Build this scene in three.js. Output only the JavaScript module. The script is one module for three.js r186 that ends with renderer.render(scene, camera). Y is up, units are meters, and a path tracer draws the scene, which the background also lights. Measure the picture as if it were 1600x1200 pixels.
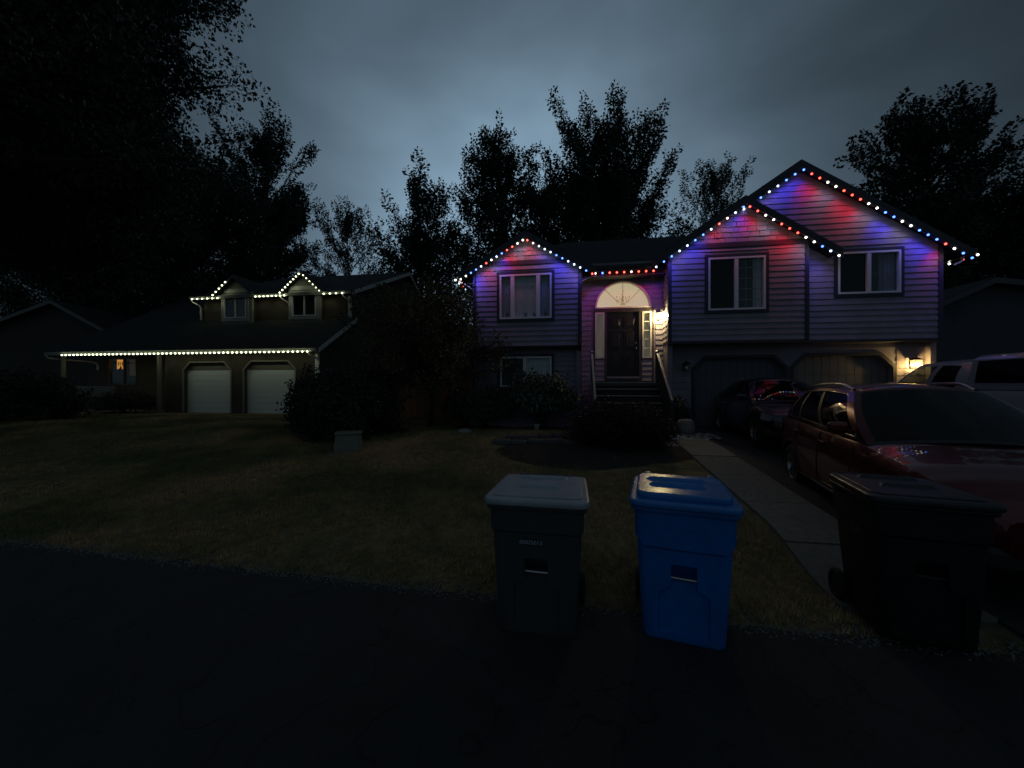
import * as THREE from 'three';
import { RectAreaLightUniformsLib } from 'three/addons/lights/RectAreaLightUniformsLib.js';
import { RoundedBoxGeometry } from 'three/addons/geometries/RoundedBoxGeometry.js';
import { mergeGeometries, mergeVertices, toCreasedNormals } from 'three/addons/utils/BufferGeometryUtils.js';
import { ImprovedNoise } from 'three/addons/math/ImprovedNoise.js';
import { Brush, Evaluator, SUBTRACTION } from 'three-bvh-csg';

// ------------------------------------------------------------------ camera, sky, sun, exposure
const scene = new THREE.Scene();
const camera = new THREE.PerspectiveCamera(90, 4 / 3, 0.05, 1500);
camera.position.set(0, 1.85, 0);
camera.lookAt(0, 1.85, -10);
const renderer = new THREE.WebGLRenderer({ antialias: true });
renderer.setSize(1024, 768);
renderer.toneMapping = THREE.LinearToneMapping;
renderer.toneMappingExposure = 1;
renderer.shadowMap.enabled = true;
renderer.shadowMap.type = THREE.PCFSoftShadowMap;
RectAreaLightUniformsLib.init();
const noise = new ImprovedNoise();
function fbm(x, y, z, o = 4) { let s = 0, a = 0.5, n = 0; for (let i = 0; i < o; i++) { s += a * noise.noise(x, y, z); n += a; x *= 2.03; y *= 2.03; z *= 2.03; a *= 0.5; } return s / n; }
{ // overcast dusk: the last light sits low behind the houses, the sky darkens upwards and away from it
  const W = 1024, H = 512, d = new Float32Array(W * H * 4);
  for (let j = 0; j < H; j++) for (let i = 0; i < W; i++) {
    const az = ((i + 0.5) / W - 0.5) * 2 * Math.PI, el = ((j + 0.5) / H - 0.5) * Math.PI;
    const x = Math.cos(el) * Math.cos(az), y = Math.sin(el), z = Math.cos(el) * Math.sin(az);
    const gx = 0.03, gy = 0.268, gz = -0.963, c = Math.max(-1, Math.min(1, x * gx + y * gy + z * gz)), a = Math.acos(c);
    const glow = Math.exp(-Math.pow(a / 0.37, 1.3)), t = Math.max(0, Math.min(1, (a - 0.9) / 1.0));
    let l = 0.012 + 0.57 * glow + 0.056 * t * t * (3 - 2 * t);
    { const q = 0.35 * fbm(x * 2 + 1, y * 4, z * 2 + 7, 3); l *= 1 + 0.5 * fbm(x * 2.2 + 3 + q, y * 4.5 + q, z * 2.2, 5) + 0.16 * fbm(x * 6 + 9, y * 14 + q, z * 6, 4); }
    if (y < 0) l *= Math.max(0.05, 1 + y * 6);
    const k = (j * W + i) * 4;
    d[k] = l * 0.655; d[k + 1] = l; d[k + 2] = l * 1.33; d[k + 3] = 1;
  }
  const t = new THREE.DataTexture(d, W, H, THREE.RGBAFormat, THREE.FloatType);
  t.mapping = THREE.EquirectangularReflectionMapping; t.magFilter = t.minFilter = THREE.LinearFilter; t.needsUpdate = true;
  scene.background = t; scene.environment = t;
}
const sun = new THREE.DirectionalLight(0xffe8d0, 0.02);
sun.position.set(-6, 16, -40); sun.target.position.set(0, 0, -10);
sun.castShadow = true; sun.shadow.radius = 40;
Object.assign(sun.shadow.camera, { left: -40, right: 40, top: 30, bottom: -20, near: 1, far: 140 });
scene.add(sun, sun.target);

// ------------------------------------------------------------------ helpers
function rng(seed) { let a = seed >>> 0; return () => { a = (a + 0x6D2B79F5) >>> 0; let t = a; t = Math.imul(t ^ (t >>> 15), t | 1); t ^= t + Math.imul(t ^ (t >>> 7), t | 61); return ((t ^ (t >>> 14)) >>> 0) / 4294967296; }; }
const used = {};
function numbered(n) { if (!(n in used)) { used[n] = 0; return n; } used[n]++; return n + '_' + String(used[n]).padStart(3, '0'); }
function thing(name, label, category, pos = [0, 0, 0], turn = 0, group) {
  const o = new THREE.Group(); o.name = numbered(name); o.position.set(...pos); o.rotation.y = turn;
  o.userData = { label, category }; if (group) o.userData.group = group; scene.add(o); return o;
}
function put(name, geo, mat, parent, label) {
  const m = new THREE.Mesh(geo, mat); m.name = name; m.castShadow = m.receiveShadow = true;
  if (label) m.userData.label = label; parent.add(m); return m;
}
function struct(name, geo, mat) { const m = put(numbered(name), geo, mat, scene); m.userData.kind = 'structure'; return m; }
function tagMesh(m, label, category, group) { m.userData = { label, category }; if (group) m.userData.group = group; return m; }
function box(x0, x1, y0, y1, z0, z1) { const g = new THREE.BoxGeometry(x1 - x0, y1 - y0, z1 - z0); g.translate((x0 + x1) / 2, (y0 + y1) / 2, (z0 + z1) / 2); return g; }
function clean(g) { g = g.index ? g.toNonIndexed() : g; for (const k of Object.keys(g.attributes)) if (!['position', 'normal', 'uv'].includes(k)) g.deleteAttribute(k); if (!g.attributes.uv) g.setAttribute('uv', new THREE.BufferAttribute(new Float32Array(g.attributes.position.count * 2), 2)); return g; }
function merge(list) { return mergeGeometries(list.map(clean)); }
function tri(pos, uv) { const g = new THREE.BufferGeometry(); g.setAttribute('position', new THREE.BufferAttribute(new Float32Array(pos), 3)); if (uv) g.setAttribute('uv', new THREE.BufferAttribute(new Float32Array(uv), 2)); g.computeVertexNormals(); return g; }
// closed prism over a quad (a b c d counter-clockwise seen from the front), pushed back by vector t
function slab(a, b, c, d, t) {
  const A = [a, b, c, d], B = A.map(p => [p[0] + t[0], p[1] + t[1], p[2] + t[2]]), P = [], U = [];
  const e1 = new THREE.Vector3(b[0] - a[0], b[1] - a[1], b[2] - a[2]).normalize();
  const n = new THREE.Vector3().subVectors(new THREE.Vector3(...c), new THREE.Vector3(...a)).cross(new THREE.Vector3().subVectors(new THREE.Vector3(...d), new THREE.Vector3(...b))).normalize(), e2 = new THREE.Vector3().crossVectors(n, e1);
  const uvOf = p => { const v = new THREE.Vector3(...p); return [v.dot(e1), v.dot(e2) + v.dot(n) * 0.5]; };
  const q = (i, j, k, l) => { for (const p of [i, j, k, i, k, l]) { P.push(...p); U.push(...uvOf(p)); } };
  q(A[0], A[1], A[2], A[3]); q(B[3], B[2], B[1], B[0]);
  for (let i = 0; i < 4; i++) { const j = (i + 1) % 4; q(A[j], A[i], B[i], B[j]); }
  return tri(P, U);
}
function bar(p, q, w, h) { // square bar from p to q
  const a = new THREE.Vector3(...p), b = new THREE.Vector3(...q), g = new THREE.BoxGeometry(w, h, a.distanceTo(b));
  const o = new THREE.Object3D(); o.position.copy(a).add(b).multiplyScalar(0.5); o.lookAt(b); o.updateMatrix(); return g.applyMatrix4(o.matrix);
}
function tube(pts, r, n = 24, k = 7) { return new THREE.TubeGeometry(new THREE.CatmullRomCurve3(pts.map(p => new THREE.Vector3(...p))), n, r, k, false); }
function patch(f, nu, nv, flip) { // parametric sheet f(u,v) -> [x,y,z]
  const P = [], U = [];
  for (let i = 0; i <= nu; i++) for (let j = 0; j <= nv; j++) { P.push(...f(i / nu, j / nv)); U.push(i / nu, j / nv); }
  const I = []; for (let i = 0; i < nu; i++) for (let j = 0; j < nv; j++) { const a = i * (nv + 1) + j, b = a + nv + 1; flip ? I.push(a, a + 1, b, b, a + 1, b + 1) : I.push(a, b, a + 1, b, b + 1, a + 1); }
  const g = new THREE.BufferGeometry(); g.setAttribute('position', new THREE.BufferAttribute(new Float32Array(P), 3)); g.setAttribute('uv', new THREE.BufferAttribute(new Float32Array(U), 2)); g.setIndex(I); g.computeVertexNormals(); return g;
}
function roundedRect(w, d, r, wb = w) { // plan outline, w at the front (+y), wb at the back
  const s = new THREE.Shape(), a = w / 2, c = wb / 2, b = d / 2;
  s.moveTo(-c + r, -b); s.lineTo(c - r, -b); s.quadraticCurveTo(c, -b, c, -b + r); s.lineTo(a, b - r); s.quadraticCurveTo(a, b, a - r, b);
  s.lineTo(-a + r, b); s.quadraticCurveTo(-a, b, -a, b - r); s.lineTo(-c, -b + r); s.quadraticCurveTo(-c, -b, -c + r, -b); return s;
}
function plate(shape, y0, h, bevel) { // extruded upward; shape's +y becomes +z
  const g = new THREE.ExtrudeGeometry(shape, { depth: Math.max(0.001, h - 2 * bevel), bevelEnabled: bevel > 0, bevelSize: bevel, bevelThickness: bevel, bevelSegments: 3, bevelOffset: -bevel, curveSegments: 6 });
  g.rotateX(Math.PI / 2); g.translate(0, y0 + h - bevel, 0); return g;
}
function loft(rings, capped = true) { // rings of equal length -> closed skin
  const P = [], I = [], n = rings[0].length; rings.forEach(r => r.forEach(p => P.push(...p)));
  for (let i = 0; i + 1 < rings.length; i++) for (let j = 0; j < n; j++) { const a = i * n + j, b = i * n + (j + 1) % n, c = a + n, e = b + n; I.push(a, b, c, b, e, c); }
  if (capped) for (const [r, fl] of [[0, 0], [rings.length - 1, 1]]) { const k = P.length / 3, m = [0, 0, 0]; rings[r].forEach(p => { m[0] += p[0] / n; m[1] += p[1] / n; m[2] += p[2] / n; }); P.push(...m); for (let j = 0; j < n; j++) { const a = r * n + j, b = r * n + (j + 1) % n; fl ? I.push(a, b, k) : I.push(b, a, k); } }
  const g = new THREE.BufferGeometry(); g.setAttribute('position', new THREE.BufferAttribute(new Float32Array(P), 3)); g.setIndex(I); g.computeVertexNormals(); return g;
}
function dataTex(w, h, f, srgb, rep) {
  const d = new Uint8Array(w * h * 4);
  for (let j = 0; j < h; j++) for (let i = 0; i < w; i++) { const c = f(i / w, j / h), k = (j * w + i) * 4; for (let q = 0; q < 3; q++) { let v = Math.max(0, Math.min(1, c[q])); if (srgb) v = v < 0.0031308 ? v * 12.92 : 1.055 * Math.pow(v, 1 / 2.4) - 0.055; d[k + q] = v * 255; } d[k + 3] = 255; }
  const t = new THREE.DataTexture(d, w, h); t.wrapS = t.wrapT = THREE.RepeatWrapping; t.magFilter = THREE.LinearFilter; t.minFilter = THREE.LinearMipmapLinearFilter; t.generateMipmaps = true; if (srgb) t.colorSpace = THREE.SRGBColorSpace; if (rep) t.repeat.set(...rep); t.needsUpdate = true; return t;
}
const tileNoise = (u, v, f, seed, o = 4) => { // tiles over 0..1
  const a = u * 2 * Math.PI, b = v * 2 * Math.PI, r = f / (2 * Math.PI);
  return fbm(Math.cos(a) * r + seed, Math.sin(a) * r + Math.cos(b) * r * 0.71, Math.sin(b) * r + seed * 1.7, o);
};
function M(rgb, rough = 0.8, extra = {}) { const m = new THREE.MeshStandardMaterial({ roughness: rough, side: THREE.DoubleSide, ...extra }); m.color.setRGB(...rgb); return m; }
function PM(rgb, rough, extra = {}) { const m = new THREE.MeshPhysicalMaterial({ roughness: rough, side: THREE.DoubleSide, ...extra }); m.color.setRGB(...rgb); return m; }

// ------------------------------------------------------------------ textures and materials
const grainT = dataTex(256, 256, (u, v) => { const n = 0.5 + 0.5 * tileNoise(u, v, 14, 3) * 0.7 + 0.25 * tileNoise(u, v * 1, 60, 8, 3); return [n, n, n]; }, false, [0.6, 2.2]);
const mottleT = dataTex(256, 256, (u, v) => { const n = 0.86 + 0.3 * tileNoise(u, v, 9, 1.3, 5); return [n, n, n]; }, true, [0.37, 0.37]);
const speckT = dataTex(512, 512, (u, v) => { const r = Math.sin((Math.floor(u * 512) * 12.9898 + Math.floor(v * 512) * 78.233)) * 43758.5453; const h = r - Math.floor(r); const n = 0.55 + 0.35 * h + 0.35 * tileNoise(u, v, 20, 5, 4); return [n, n, n]; }, true, [0.7, 0.7]);
const shingleT = dataTex(512, 512, (u, v) => { const row = Math.floor(v * 16), k = Math.floor(u * 12 + (row % 2) * 0.5 + 0.3 * Math.sin(row * 7.1)); const r = Math.sin(k * 91.7 + row * 37.3) * 4375.85; const h = r - Math.floor(r); const n = 0.72 + 0.25 * h + 0.25 * tileNoise(u, v, 40, 2, 3) - (v * 16 - row < 0.1 ? 0.3 : 0); return [n, n, n]; }, true, [0.45, 0.45]);
const lawnT = dataTex(1024, 1024, (u, v) => {
  const n = tileNoise(u, v, 7, 2.2, 5), m = tileNoise(u, v, 26, 6.1, 4), f = tileNoise(u, v, 120, 4.4, 3);
  const dry = Math.max(0, Math.min(1, 0.5 + 1.6 * n + 0.8 * m)), k = 0.8 + 0.55 * f + 0.3 * m;
  return [(0.11 + 0.14 * dry) * k, (0.105 + 0.085 * dry) * k, (0.05 + 0.045 * dry) * k];
}, true, [0.16, 0.16]);
const roadT = dataTex(1024, 1024, (u, v) => { const n = tileNoise(u, v, 9, 2.7, 4), c1 = Math.abs(tileNoise(u + 0.04 * n, v, 7, 9.1, 3)), c2 = Math.abs(tileNoise(u, v + 0.03 * n, 15, 4.9, 3)); const r = Math.sin((Math.floor(u * 1024) * 12.9898 + Math.floor(v * 1024) * 78.233)) * 43758.5453, h = r - Math.floor(r); const k = 0.62 + 0.5 * n + 0.55 * h * h * (0.6 + 0.4 * h) - (c1 < 0.012 ? 0.4 : 0) - (c2 < 0.008 && n > 0 ? 0.3 : 0); return [k, k, k]; }, true, [0.25, 0.25]);
const asphaltMat = M([0.030, 0.031, 0.033], 0.9, { map: roadT, bumpMap: roadT, bumpScale: 0.008 });
const driveMat = M([0.05, 0.05, 0.055], 0.9, { map: speckT, bumpMap: speckT, bumpScale: 0.005 });
const concreteMats = [0, 1, 2].map(i => M([0.22 + i * 0.02, 0.21 + i * 0.018, 0.2 + i * 0.018], 0.92, { map: speckT, bumpMap: speckT, bumpScale: 0.003 }));
const lawnMat = M([1, 1, 1], 1, { map: lawnT });
const soilMat = M([0.045, 0.036, 0.030], 1, { map: speckT, bumpMap: speckT, bumpScale: 0.02 });
const sidingMats = [0, 1, 2, 3].map(i => M([0.285 + i * 0.010, 0.25 + i * 0.009, 0.30 + i * 0.010], 0.62, { map: mottleT, bumpMap: grainT, bumpScale: 0.0015 }));
const shakeMats = [0, 1, 2, 3].map(i => M([0.27 + i * 0.035, 0.265 + i * 0.033, 0.28 + i * 0.035], 0.75, { map: mottleT, bumpMap: grainT, bumpScale: 0.003 }));
const trimMat = M([0.03, 0.03, 0.045], 0.5, { bumpMap: grainT, bumpScale: 0.001 });
const fasciaMat = M([0.022, 0.022, 0.028], 0.3);
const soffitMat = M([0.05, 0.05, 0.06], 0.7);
const roofMat = M([0.032, 0.034, 0.038], 0.95, { map: shingleT, bumpMap: shingleT, bumpScale: 0.01 });
const vinylMat = M([0.84, 0.83, 0.82], 0.45);
const glassMat = PM([0.86, 0.9, 0.9], 0.02, { transmission: 1, thickness: 0, ior: 1.5 });
const screenMat = PM([0.32, 0.33, 0.34], 0.12, { transmission: 1, thickness: 0, ior: 1.45 });
const curtainMat = M([0.82, 0.80, 0.78], 0.95);
const darkDoorMat = M([0.014, 0.012, 0.011], 0.35, { bumpMap: grainT, bumpScale: 0.001 });
const garageDoorMat = M([0.14, 0.14, 0.155], 0.6, { map: mottleT });
const lowWallMat = sidingMats[0];
const metalMat = M([0.45, 0.45, 0.46], 0.3, { metalness: 1 });
const blackIron = M([0.015, 0.014, 0.013], 0.45, { metalness: 0.6 });
const whiteWood = M([0.5, 0.48, 0.46], 0.5);
const stepMat = M([0.085, 0.075, 0.07], 0.6, { map: mottleT, bumpMap: grainT, bumpScale: 0.002 });
const brownWall = M([0.075, 0.056, 0.042], 0.8, { map: mottleT, bumpMap: grainT, bumpScale: 0.003 });
const whiteTrim = M([0.62, 0.62, 0.58], 0.5);
const whiteDoor = M([0.68, 0.71, 0.70], 0.5);
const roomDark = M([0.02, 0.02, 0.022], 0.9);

// ------------------------------------------------------------------ where the houses stand
const TH = Math.atan(0.16), cT = Math.cos(TH), sT = Math.sin(TH);
const HX = 4.65, HD = 11.4;
const toWorld = (x, y, z) => [HX + x * cT - z * sT, y, -(HD - x * sT - z * cT)]; // house frame -> world
const sm = (a, b, x) => { x = Math.max(0, Math.min(1, (x - a) / (b - a))); return x * x * (3 - 2 * x); };
const kerbD = X => 3.3 - 0.2 * Math.max(-40, Math.min(14, X));
function groundY(X, Z) { // terrain height
  const e = -Z - kerbD(X);
  if (e < 0) return e > -9 ? -0.04 : 0.02;
  return 0.5 * sm(-0.8, 8.2, e) - 0.02 * sm(0, 0.1, 0.1 - e) + 0.012 * noise.noise(X * 0.8, 0, Z * 0.8);
}

// ------------------------------------------------------------------ ground, road, drive, paths
{
  const xs = [], n = 170; for (let i = 0; i <= n; i++) { const t = i / n * 2 - 1; xs.push(Math.sinh(t * 4.6) / Math.sinh(4.6) * 700); }
  const zs = xs.map(v => v - 7), P = [], U = [], I = [];
  for (const z of zs) for (const x of xs) { P.push(x, groundY(x, z), z); U.push(x, z); }
  for (let j = 0; j < n; j++) for (let i = 0; i < n; i++) { const a = j * (n + 1) + i, b = a + n + 1; I.push(a, b, a + 1, a + 1, b, b + 1); }
  const g = new THREE.BufferGeometry(); g.setAttribute('position', new THREE.BufferAttribute(new Float32Array(P), 3)); g.setAttribute('uv', new THREE.BufferAttribute(new Float32Array(U), 2)); g.setIndex(I); g.computeVertexNormals();
  struct('ground', g, lawnMat);
  // the street, its far edge ragged where gravel and grass run into it
  const r = patch((u, v) => { const X = -60 + u * 120; const D = kerbD(X) + (v > 0.99 ? 0.07 * noise.noise(X * 1.7, 3, 0) + 0.05 * noise.noise(X * 6, 1, 0) : (v - 1) * 8.6); return [X, v > 0.99 ? 0.004 : 0.006 + 0.06 * Math.sin(v * Math.PI), -D]; }, 700, 10);
  const p = r.attributes.position, uv = r.attributes.uv; for (let i = 0; i < p.count; i++) uv.setXY(i, p.getX(i), p.getZ(i));
  struct('street', r, asphaltMat);
}
function ribbon(f0, f1, z0, z1, nu, nz, lift, thick) { // sheet in the house frame following the ground, with a skirt
  const top = (u, v, dy) => { const z = z0 + (z1 - z0) * v, x = f0(z) + (f1(z) - f0(z)) * u, w = toWorld(x, 0, z); return [w[0], Math.max(groundY(w[0], w[2]), 0) + lift + dy, w[2]]; };
  const parts = [patch((u, v) => top(u, v, 0), nu, nz)];
  parts.push(patch((u, v) => top(u, 1, -thick * v), nu, 1), patch((u, v) => top(u, 0, -thick * v), nu, 1), patch((u, v) => top(0, u, -thick * v), nz, 1), patch((u, v) => top(1, u, -thick * v), nz, 1));
  const g = merge(parts), p = g.attributes.position, uv = g.attributes.uv; for (let i = 0; i < p.count; i++) uv.setXY(i, p.getX(i), p.getZ(i) + p.getY(i)); return g;
}
struct('driveway', ribbon(() => 0.44, z => 8.3, -0.72, 8.75, 16, 40, 0.014, 0.1), driveMat);
{
  const walk = new THREE.Group(); walk.name = 'path'; walk.userData.kind = 'structure'; scene.add(walk);
  const zz = [1.35, 2.1, 2.92, 3.75, 4.95, 6.15, 7.35, 8.5];
  const left = z => z < 6.6 ? -0.42 : -0.42 - 0.22 * sm(6.6, 8.5, z);
  zz.slice(0, -1).forEach((z, i) => { if (i) put('slab', ribbon(left, () => 0.43, z + 0.012, zz[i + 1] - 0.012, 3, 5, 0.03 + (i % 3) * 0.004, 0.1), concreteMats[i % 3], walk); });
  [-2.35, -1.65, -0.98].forEach((x, i) => put('slab', ribbon(() => x, () => x + 0.65 - (i === 2 ? 0.11 : 0.012), 2.1, 2.9, 3, 3, 0.026, 0.08), concreteMats[(i + 1) % 3], walk));
  put('edging', ribbon(() => -0.42, () => 0.43, 2.03, 2.09, 3, 1, 0.05, 0.1), M([0.5, 0.49, 0.48], 0.8), walk);
  // planting bed in front of the stairs, its soil a little proud of the lawn
  const bed = patch((u, v) => { const a = u * 2 * Math.PI, r = v * (1 + 0.08 * Math.sin(3 * a + 1) + 0.05 * Math.sin(5 * a) + 0.05 * noise.noise(Math.cos(a) * 5, Math.sin(a) * 5, 2)); const w = toWorld(-2.45 + 2.05 * r * Math.cos(a), 0, 3.1 + 1.75 * r * Math.sin(a)); return [w[0], groundY(w[0], w[2]) + 0.004 + 0.03 * (1 - v * v * v * v) + 0.012 * v * noise.noise(w[0] * 4, 0, w[2] * 4), w[2]]; }, 120, 14, true);
  { const p = bed.attributes.position, uv = bed.attributes.uv; for (let i = 0; i < p.count; i++) uv.setXY(i, p.getX(i), p.getZ(i)); }
  struct('flower_bed_ground', bed, soilMat);
}

// ------------------------------------------------------------------ main house
const house = thing('split_level_house', 'split level house in grey clapboard with three gables edged in red white and blue lights', 'house', [HX, 0, -HD], -TH);
// wall sheet with openings, local front face at z
function wall(parent, pts, holes, z, t, mat, name = 'wall') {
  const s = new THREE.Shape(); pts.forEach((p, i) => i ? s.lineTo(...p) : s.moveTo(...p)); s.closePath();
  for (const h of holes) { const q = new THREE.Path(); if (h.arc) { q.moveTo(h.x0, h.y0); q.lineTo(h.x1, h.y0); q.absarc((h.x0 + h.x1) / 2, h.y0, (h.x1 - h.x0) / 2, 0, Math.PI, false); } else if (h.cut) { const c = h.cut; q.moveTo(h.x0, h.y0); q.lineTo(h.x1, h.y0); q.lineTo(h.x1, h.y1 - c); q.lineTo(h.x1 - c, h.y1); q.lineTo(h.x0 + c, h.y1); q.lineTo(h.x0, h.y1 - c); } else { q.moveTo(h.x0, h.y0); q.lineTo(h.x1, h.y0); q.lineTo(h.x1, h.y1); q.lineTo(h.x0, h.y1); } q.closePath(); s.holes.push(q); }
  const g = new THREE.ExtrudeGeometry(s, { depth: t, bevelEnabled: false, curveSegments: 24 }); g.translate(0, 0, z - t); return put(name, g, mat, parent);
}
let boardRng = rng(5);
function siding(parent, x0, x1, y0, y1, z, L, R, holes, expo = 0.16, shakes) { // L(y), R(y): limits along a course
  let k = 0;
  for (let y = y0; y < y1 - 0.03; y += expo, k++) {
    const yb = Math.min(y + expo, y1), A = [Math.max(x0, L(y)), Math.min(x1, R(y))], B = [Math.max(x0, L(yb)), Math.min(x1, R(yb))];
    if (A[1] - A[0] < 0.06) break;
    let segs = [[A[0], A[1], B[0], Math.max(B[0] + 0.005, B[1])]];
    for (const h of holes) {
      const hx = h.arc ? ((m) => { const c = (h.x0 + h.x1) / 2, r = (h.x1 - h.x0) / 2, dy = Math.max(0, y + expo * 0.2 - h.y0); if (m < h.y0 || dy >= r) return null; const q = Math.sqrt(r * r - dy * dy); return [c - q, c + q]; })(yb) : (Math.min(yb, h.y1) - Math.max(y, h.y0) > 0.3 * expo ? [h.x0, h.x1] : null);
      if (!hx) continue;
      segs = segs.flatMap(s => s[1] <= hx[0] || s[0] >= hx[1] ? [s] : [[s[0], Math.min(s[1], hx[0]), s[2], Math.min(s[3], hx[0])], [Math.max(s[0], hx[1]), s[1], Math.max(s[2], hx[1]), s[3]]].filter(q => q[1] - q[0] > 0.04));
    }
    if (shakes) segs = segs.flatMap(s => { const o = []; let x = s[0] - boardRng() * 0.12; while (x < s[1]) { const w = 0.14 + 0.2 * boardRng(), a = Math.max(x, s[0]), b = Math.min(x + w - 0.008, s[1]); const c = Math.max(a, s[2]), d = Math.min(b, s[3]); if (b - a > 0.03 && d > c) o.push([a, b, c, d]); x += w; } return o; });
    for (const s of segs) {
      const j = shakes ? boardRng() * 0.014 : boardRng() * 0.003, zb = z + 0.024 + j, zt = z + 0.004 + j * 0.5;
      put(shakes ? 'shingle' : 'clapboard', slab([s[0], y - (shakes ? boardRng() * 0.012 : 0), zb], [s[1], y - (shakes ? boardRng() * 0.012 : 0), zb], [s[3], yb, zt], [s[2], yb, zt], [0, 0, -0.016]), (shakes ? shakeMats : sidingMats)[Math.floor(boardRng() * 4)], parent);
    }
  }
}
const none = () => -99, nine = () => 99;
function frameGeo(x0, x1, y0, y1, z0, z1, w) { return merge([box(x0, x1, y0, y0 + w, z0, z1), box(x0, x1, y1 - w, y1, z0, z1), box(x0, x0 + w, y0 + w, y1 - w, z0, z1), box(x1 - w, x1, y0 + w, y1 - w, z0, z1)]); }
// white vinyl window: trim boards, frame, mullions, panes, muntins, blind or curtain behind
function win(parent, x0, x1, y0, y1, z, mull, opt = {}) {
  const w = new THREE.Group(); w.name = 'window'; parent.add(w);
  put('trim', frameGeo(x0 - 0.09, x1 + 0.09, y0 - 0.09, y1 + 0.09, z, z + (opt.trimOut ?? 0.04), 0.09), opt.trim ?? trimMat, w);
  put('frame', frameGeo(x0, x1, y0, y1, z - 0.05, z + 0.055, opt.fw ?? 0.052), vinylMat, w);
  const edges = [x0, ...mull, x1];
  mull.forEach(m => put('mullion', box(m - (opt.mw ?? 0.05), m + (opt.mw ?? 0.05), y0 + 0.046, y1 - 0.046, z - 0.045, z + 0.05), vinylMat, w));
  for (let i = 0; i + 1 < edges.length; i++) put('pane', box(edges[i] + 0.04, edges[i + 1] - 0.04, y0 + 0.04, y1 - 0.04, z - 0.02, z - 0.019).toNonIndexed(), opt.screen === i ? screenMat : glassMat, w);
  for (const [a, b, c, d] of opt.muntins ?? []) put('muntin', box(a, b, c, d, z - 0.036, z - 0.024), opt.muntMat ?? vinylMat, w);
  return w;
}
function curtain(pos, turn, w, h, label, folds, mat, group) {
  const g = patch((u, v) => [-w / 2 + w * u, h * v, 0.018 * Math.sin(u * folds * 2 * Math.PI) + 0.008 * Math.sin(u * folds * 4.7 + v)], folds * 8, 6);
  const m = new THREE.Mesh(g, mat); m.name = numbered('curtain'); m.position.set(...pos); m.rotation.y = turn; m.castShadow = m.receiveShadow = true; scene.add(m); return tagMesh(m, label, 'curtain', group);
}
// ---- measures
const LWx0 = -5.96, LWx1 = -2.56, LWp = -4.26, lwRoof = x => 6.58 - 0.575 * Math.abs(x - LWp);
const smRoof = x => 7.17 - 0.668 * Math.abs(x - 2.0), bgRoof = x => 8.2 - 0.668 * Math.abs(x - 3.57);
const wA = { x0: -5.10, x1: -3.46, y0: 3.90, y1: 5.30 }, wB = { x0: -5.14, x1: -3.48, y0: 1.75, y1: 2.73 }, wC = { x0: 1.09, x1: 2.62, y0: 3.99, y1: 5.52 }, wD = { x0: 4.64, x1: 6.2, y0: 4.4, y1: 5.59 };
const fan = { x0: -2.1, x1: -0.36, y0: 4.27, arc: true }, doorway = { x0: -2.16, x1: -0.29, y0: 1.92, y1: 4.27 };
const gd1 = { x0: 0.9, x1: 3.46, y0: 0.5, y1: 2.64, cut: 0.34 }, gd2 = { x0: 3.68, x1: 6.25, y0: 0.5, y1: 2.68, cut: 0.34 };
const pad = (h, m = 0.085) => ({ x0: h.x0 - m, x1: h.x1 + m, y0: h.y0 - m, y1: h.y1 + m });
// sheathing
wall(house, [[LWx0, 3.03], [LWx1, 3.03], [LWx1, lwRoof(LWx1) - 0.12], [LWp, 6.46], [LWx0, lwRoof(LWx0) - 0.12]], [wA], 0, 0.14, lowWallMat);
wall(house, [[LWx0, 0.3], [LWx1, 0.3], [LWx1, 3.08], [LWx0, 3.08]], [wB], -0.3, 0.14, lowWallMat);
wall(house, [[LWx1 - 0.1, 0.3], [0.06, 0.3], [0.06, 5.75], [LWx1 - 0.1, 5.75]], [doorway, { ...fan, x0: fan.x0, x1: fan.x1 }].map((h, i) => i ? { ...h, y0: h.y0 + 0.002 } : { ...h, y1: h.y1 - 0.002 }), -0.7, 0.14, lowWallMat);
wall(house, [[0, 3.1], [3.72, 3.1], [3.72, smRoof(3.72) - 0.12], [2.0, 7.05], [0, smRoof(0) - 0.12]], [wC], 0, 0.14, lowWallMat);
wall(house, [[0.02, 3.1], [7.2, 3.1], [7.2, bgRoof(7.2) - 0.12], [3.57, 8.08], [0.02, bgRoof(0.02) - 0.15]], [wD, { x0: 0.3, x1: 3.4, y0: 3.3, y1: 5.6 }], -0.3, 0.14, lowWallMat);
wall(house, [[0, 0.3], [7.2, 0.3], [7.2, 3.1], [0, 3.1]], [gd1, gd2], -0.62, 0.16, lowWallMat);
// side and rear walls, floors (closed shell)
put('wall', merge([box(LWx0, LWx0 + 0.14, 0.3, 5.4, -8, -0.14), box(LWx1 - 0.14, LWx1, 0.3, 5.6, -0.84, -0.145), box(7.06, 7.2, 0.3, 5.8, -8, -0.45), box(-0.0, 0.14, 0.3, 5.55, -0.84, -0.14), box(LWx0, 7.2, 0.3, 5.5, -8.14, -8.0)]), sidingMats[1], house);
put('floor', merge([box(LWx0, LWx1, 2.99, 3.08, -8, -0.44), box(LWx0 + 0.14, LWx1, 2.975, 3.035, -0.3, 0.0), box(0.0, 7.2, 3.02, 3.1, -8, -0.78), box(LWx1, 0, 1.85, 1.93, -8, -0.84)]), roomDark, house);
put('ceiling', merge([box(LWx0 + 0.14, LWx1, 5.34, 5.4, -8, -0.15), box(LWx1, 0.14, 5.34, 5.4, -8, -0.85), box(0.14, 3.72, 5.6, 5.66, -8, -0.45), box(3.72, 7.06, 5.62, 5.68, -8, -0.45), box(0.14, 3.72, 5.55, 5.59, -0.45, -0.145)]), roomDark, house);
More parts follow.
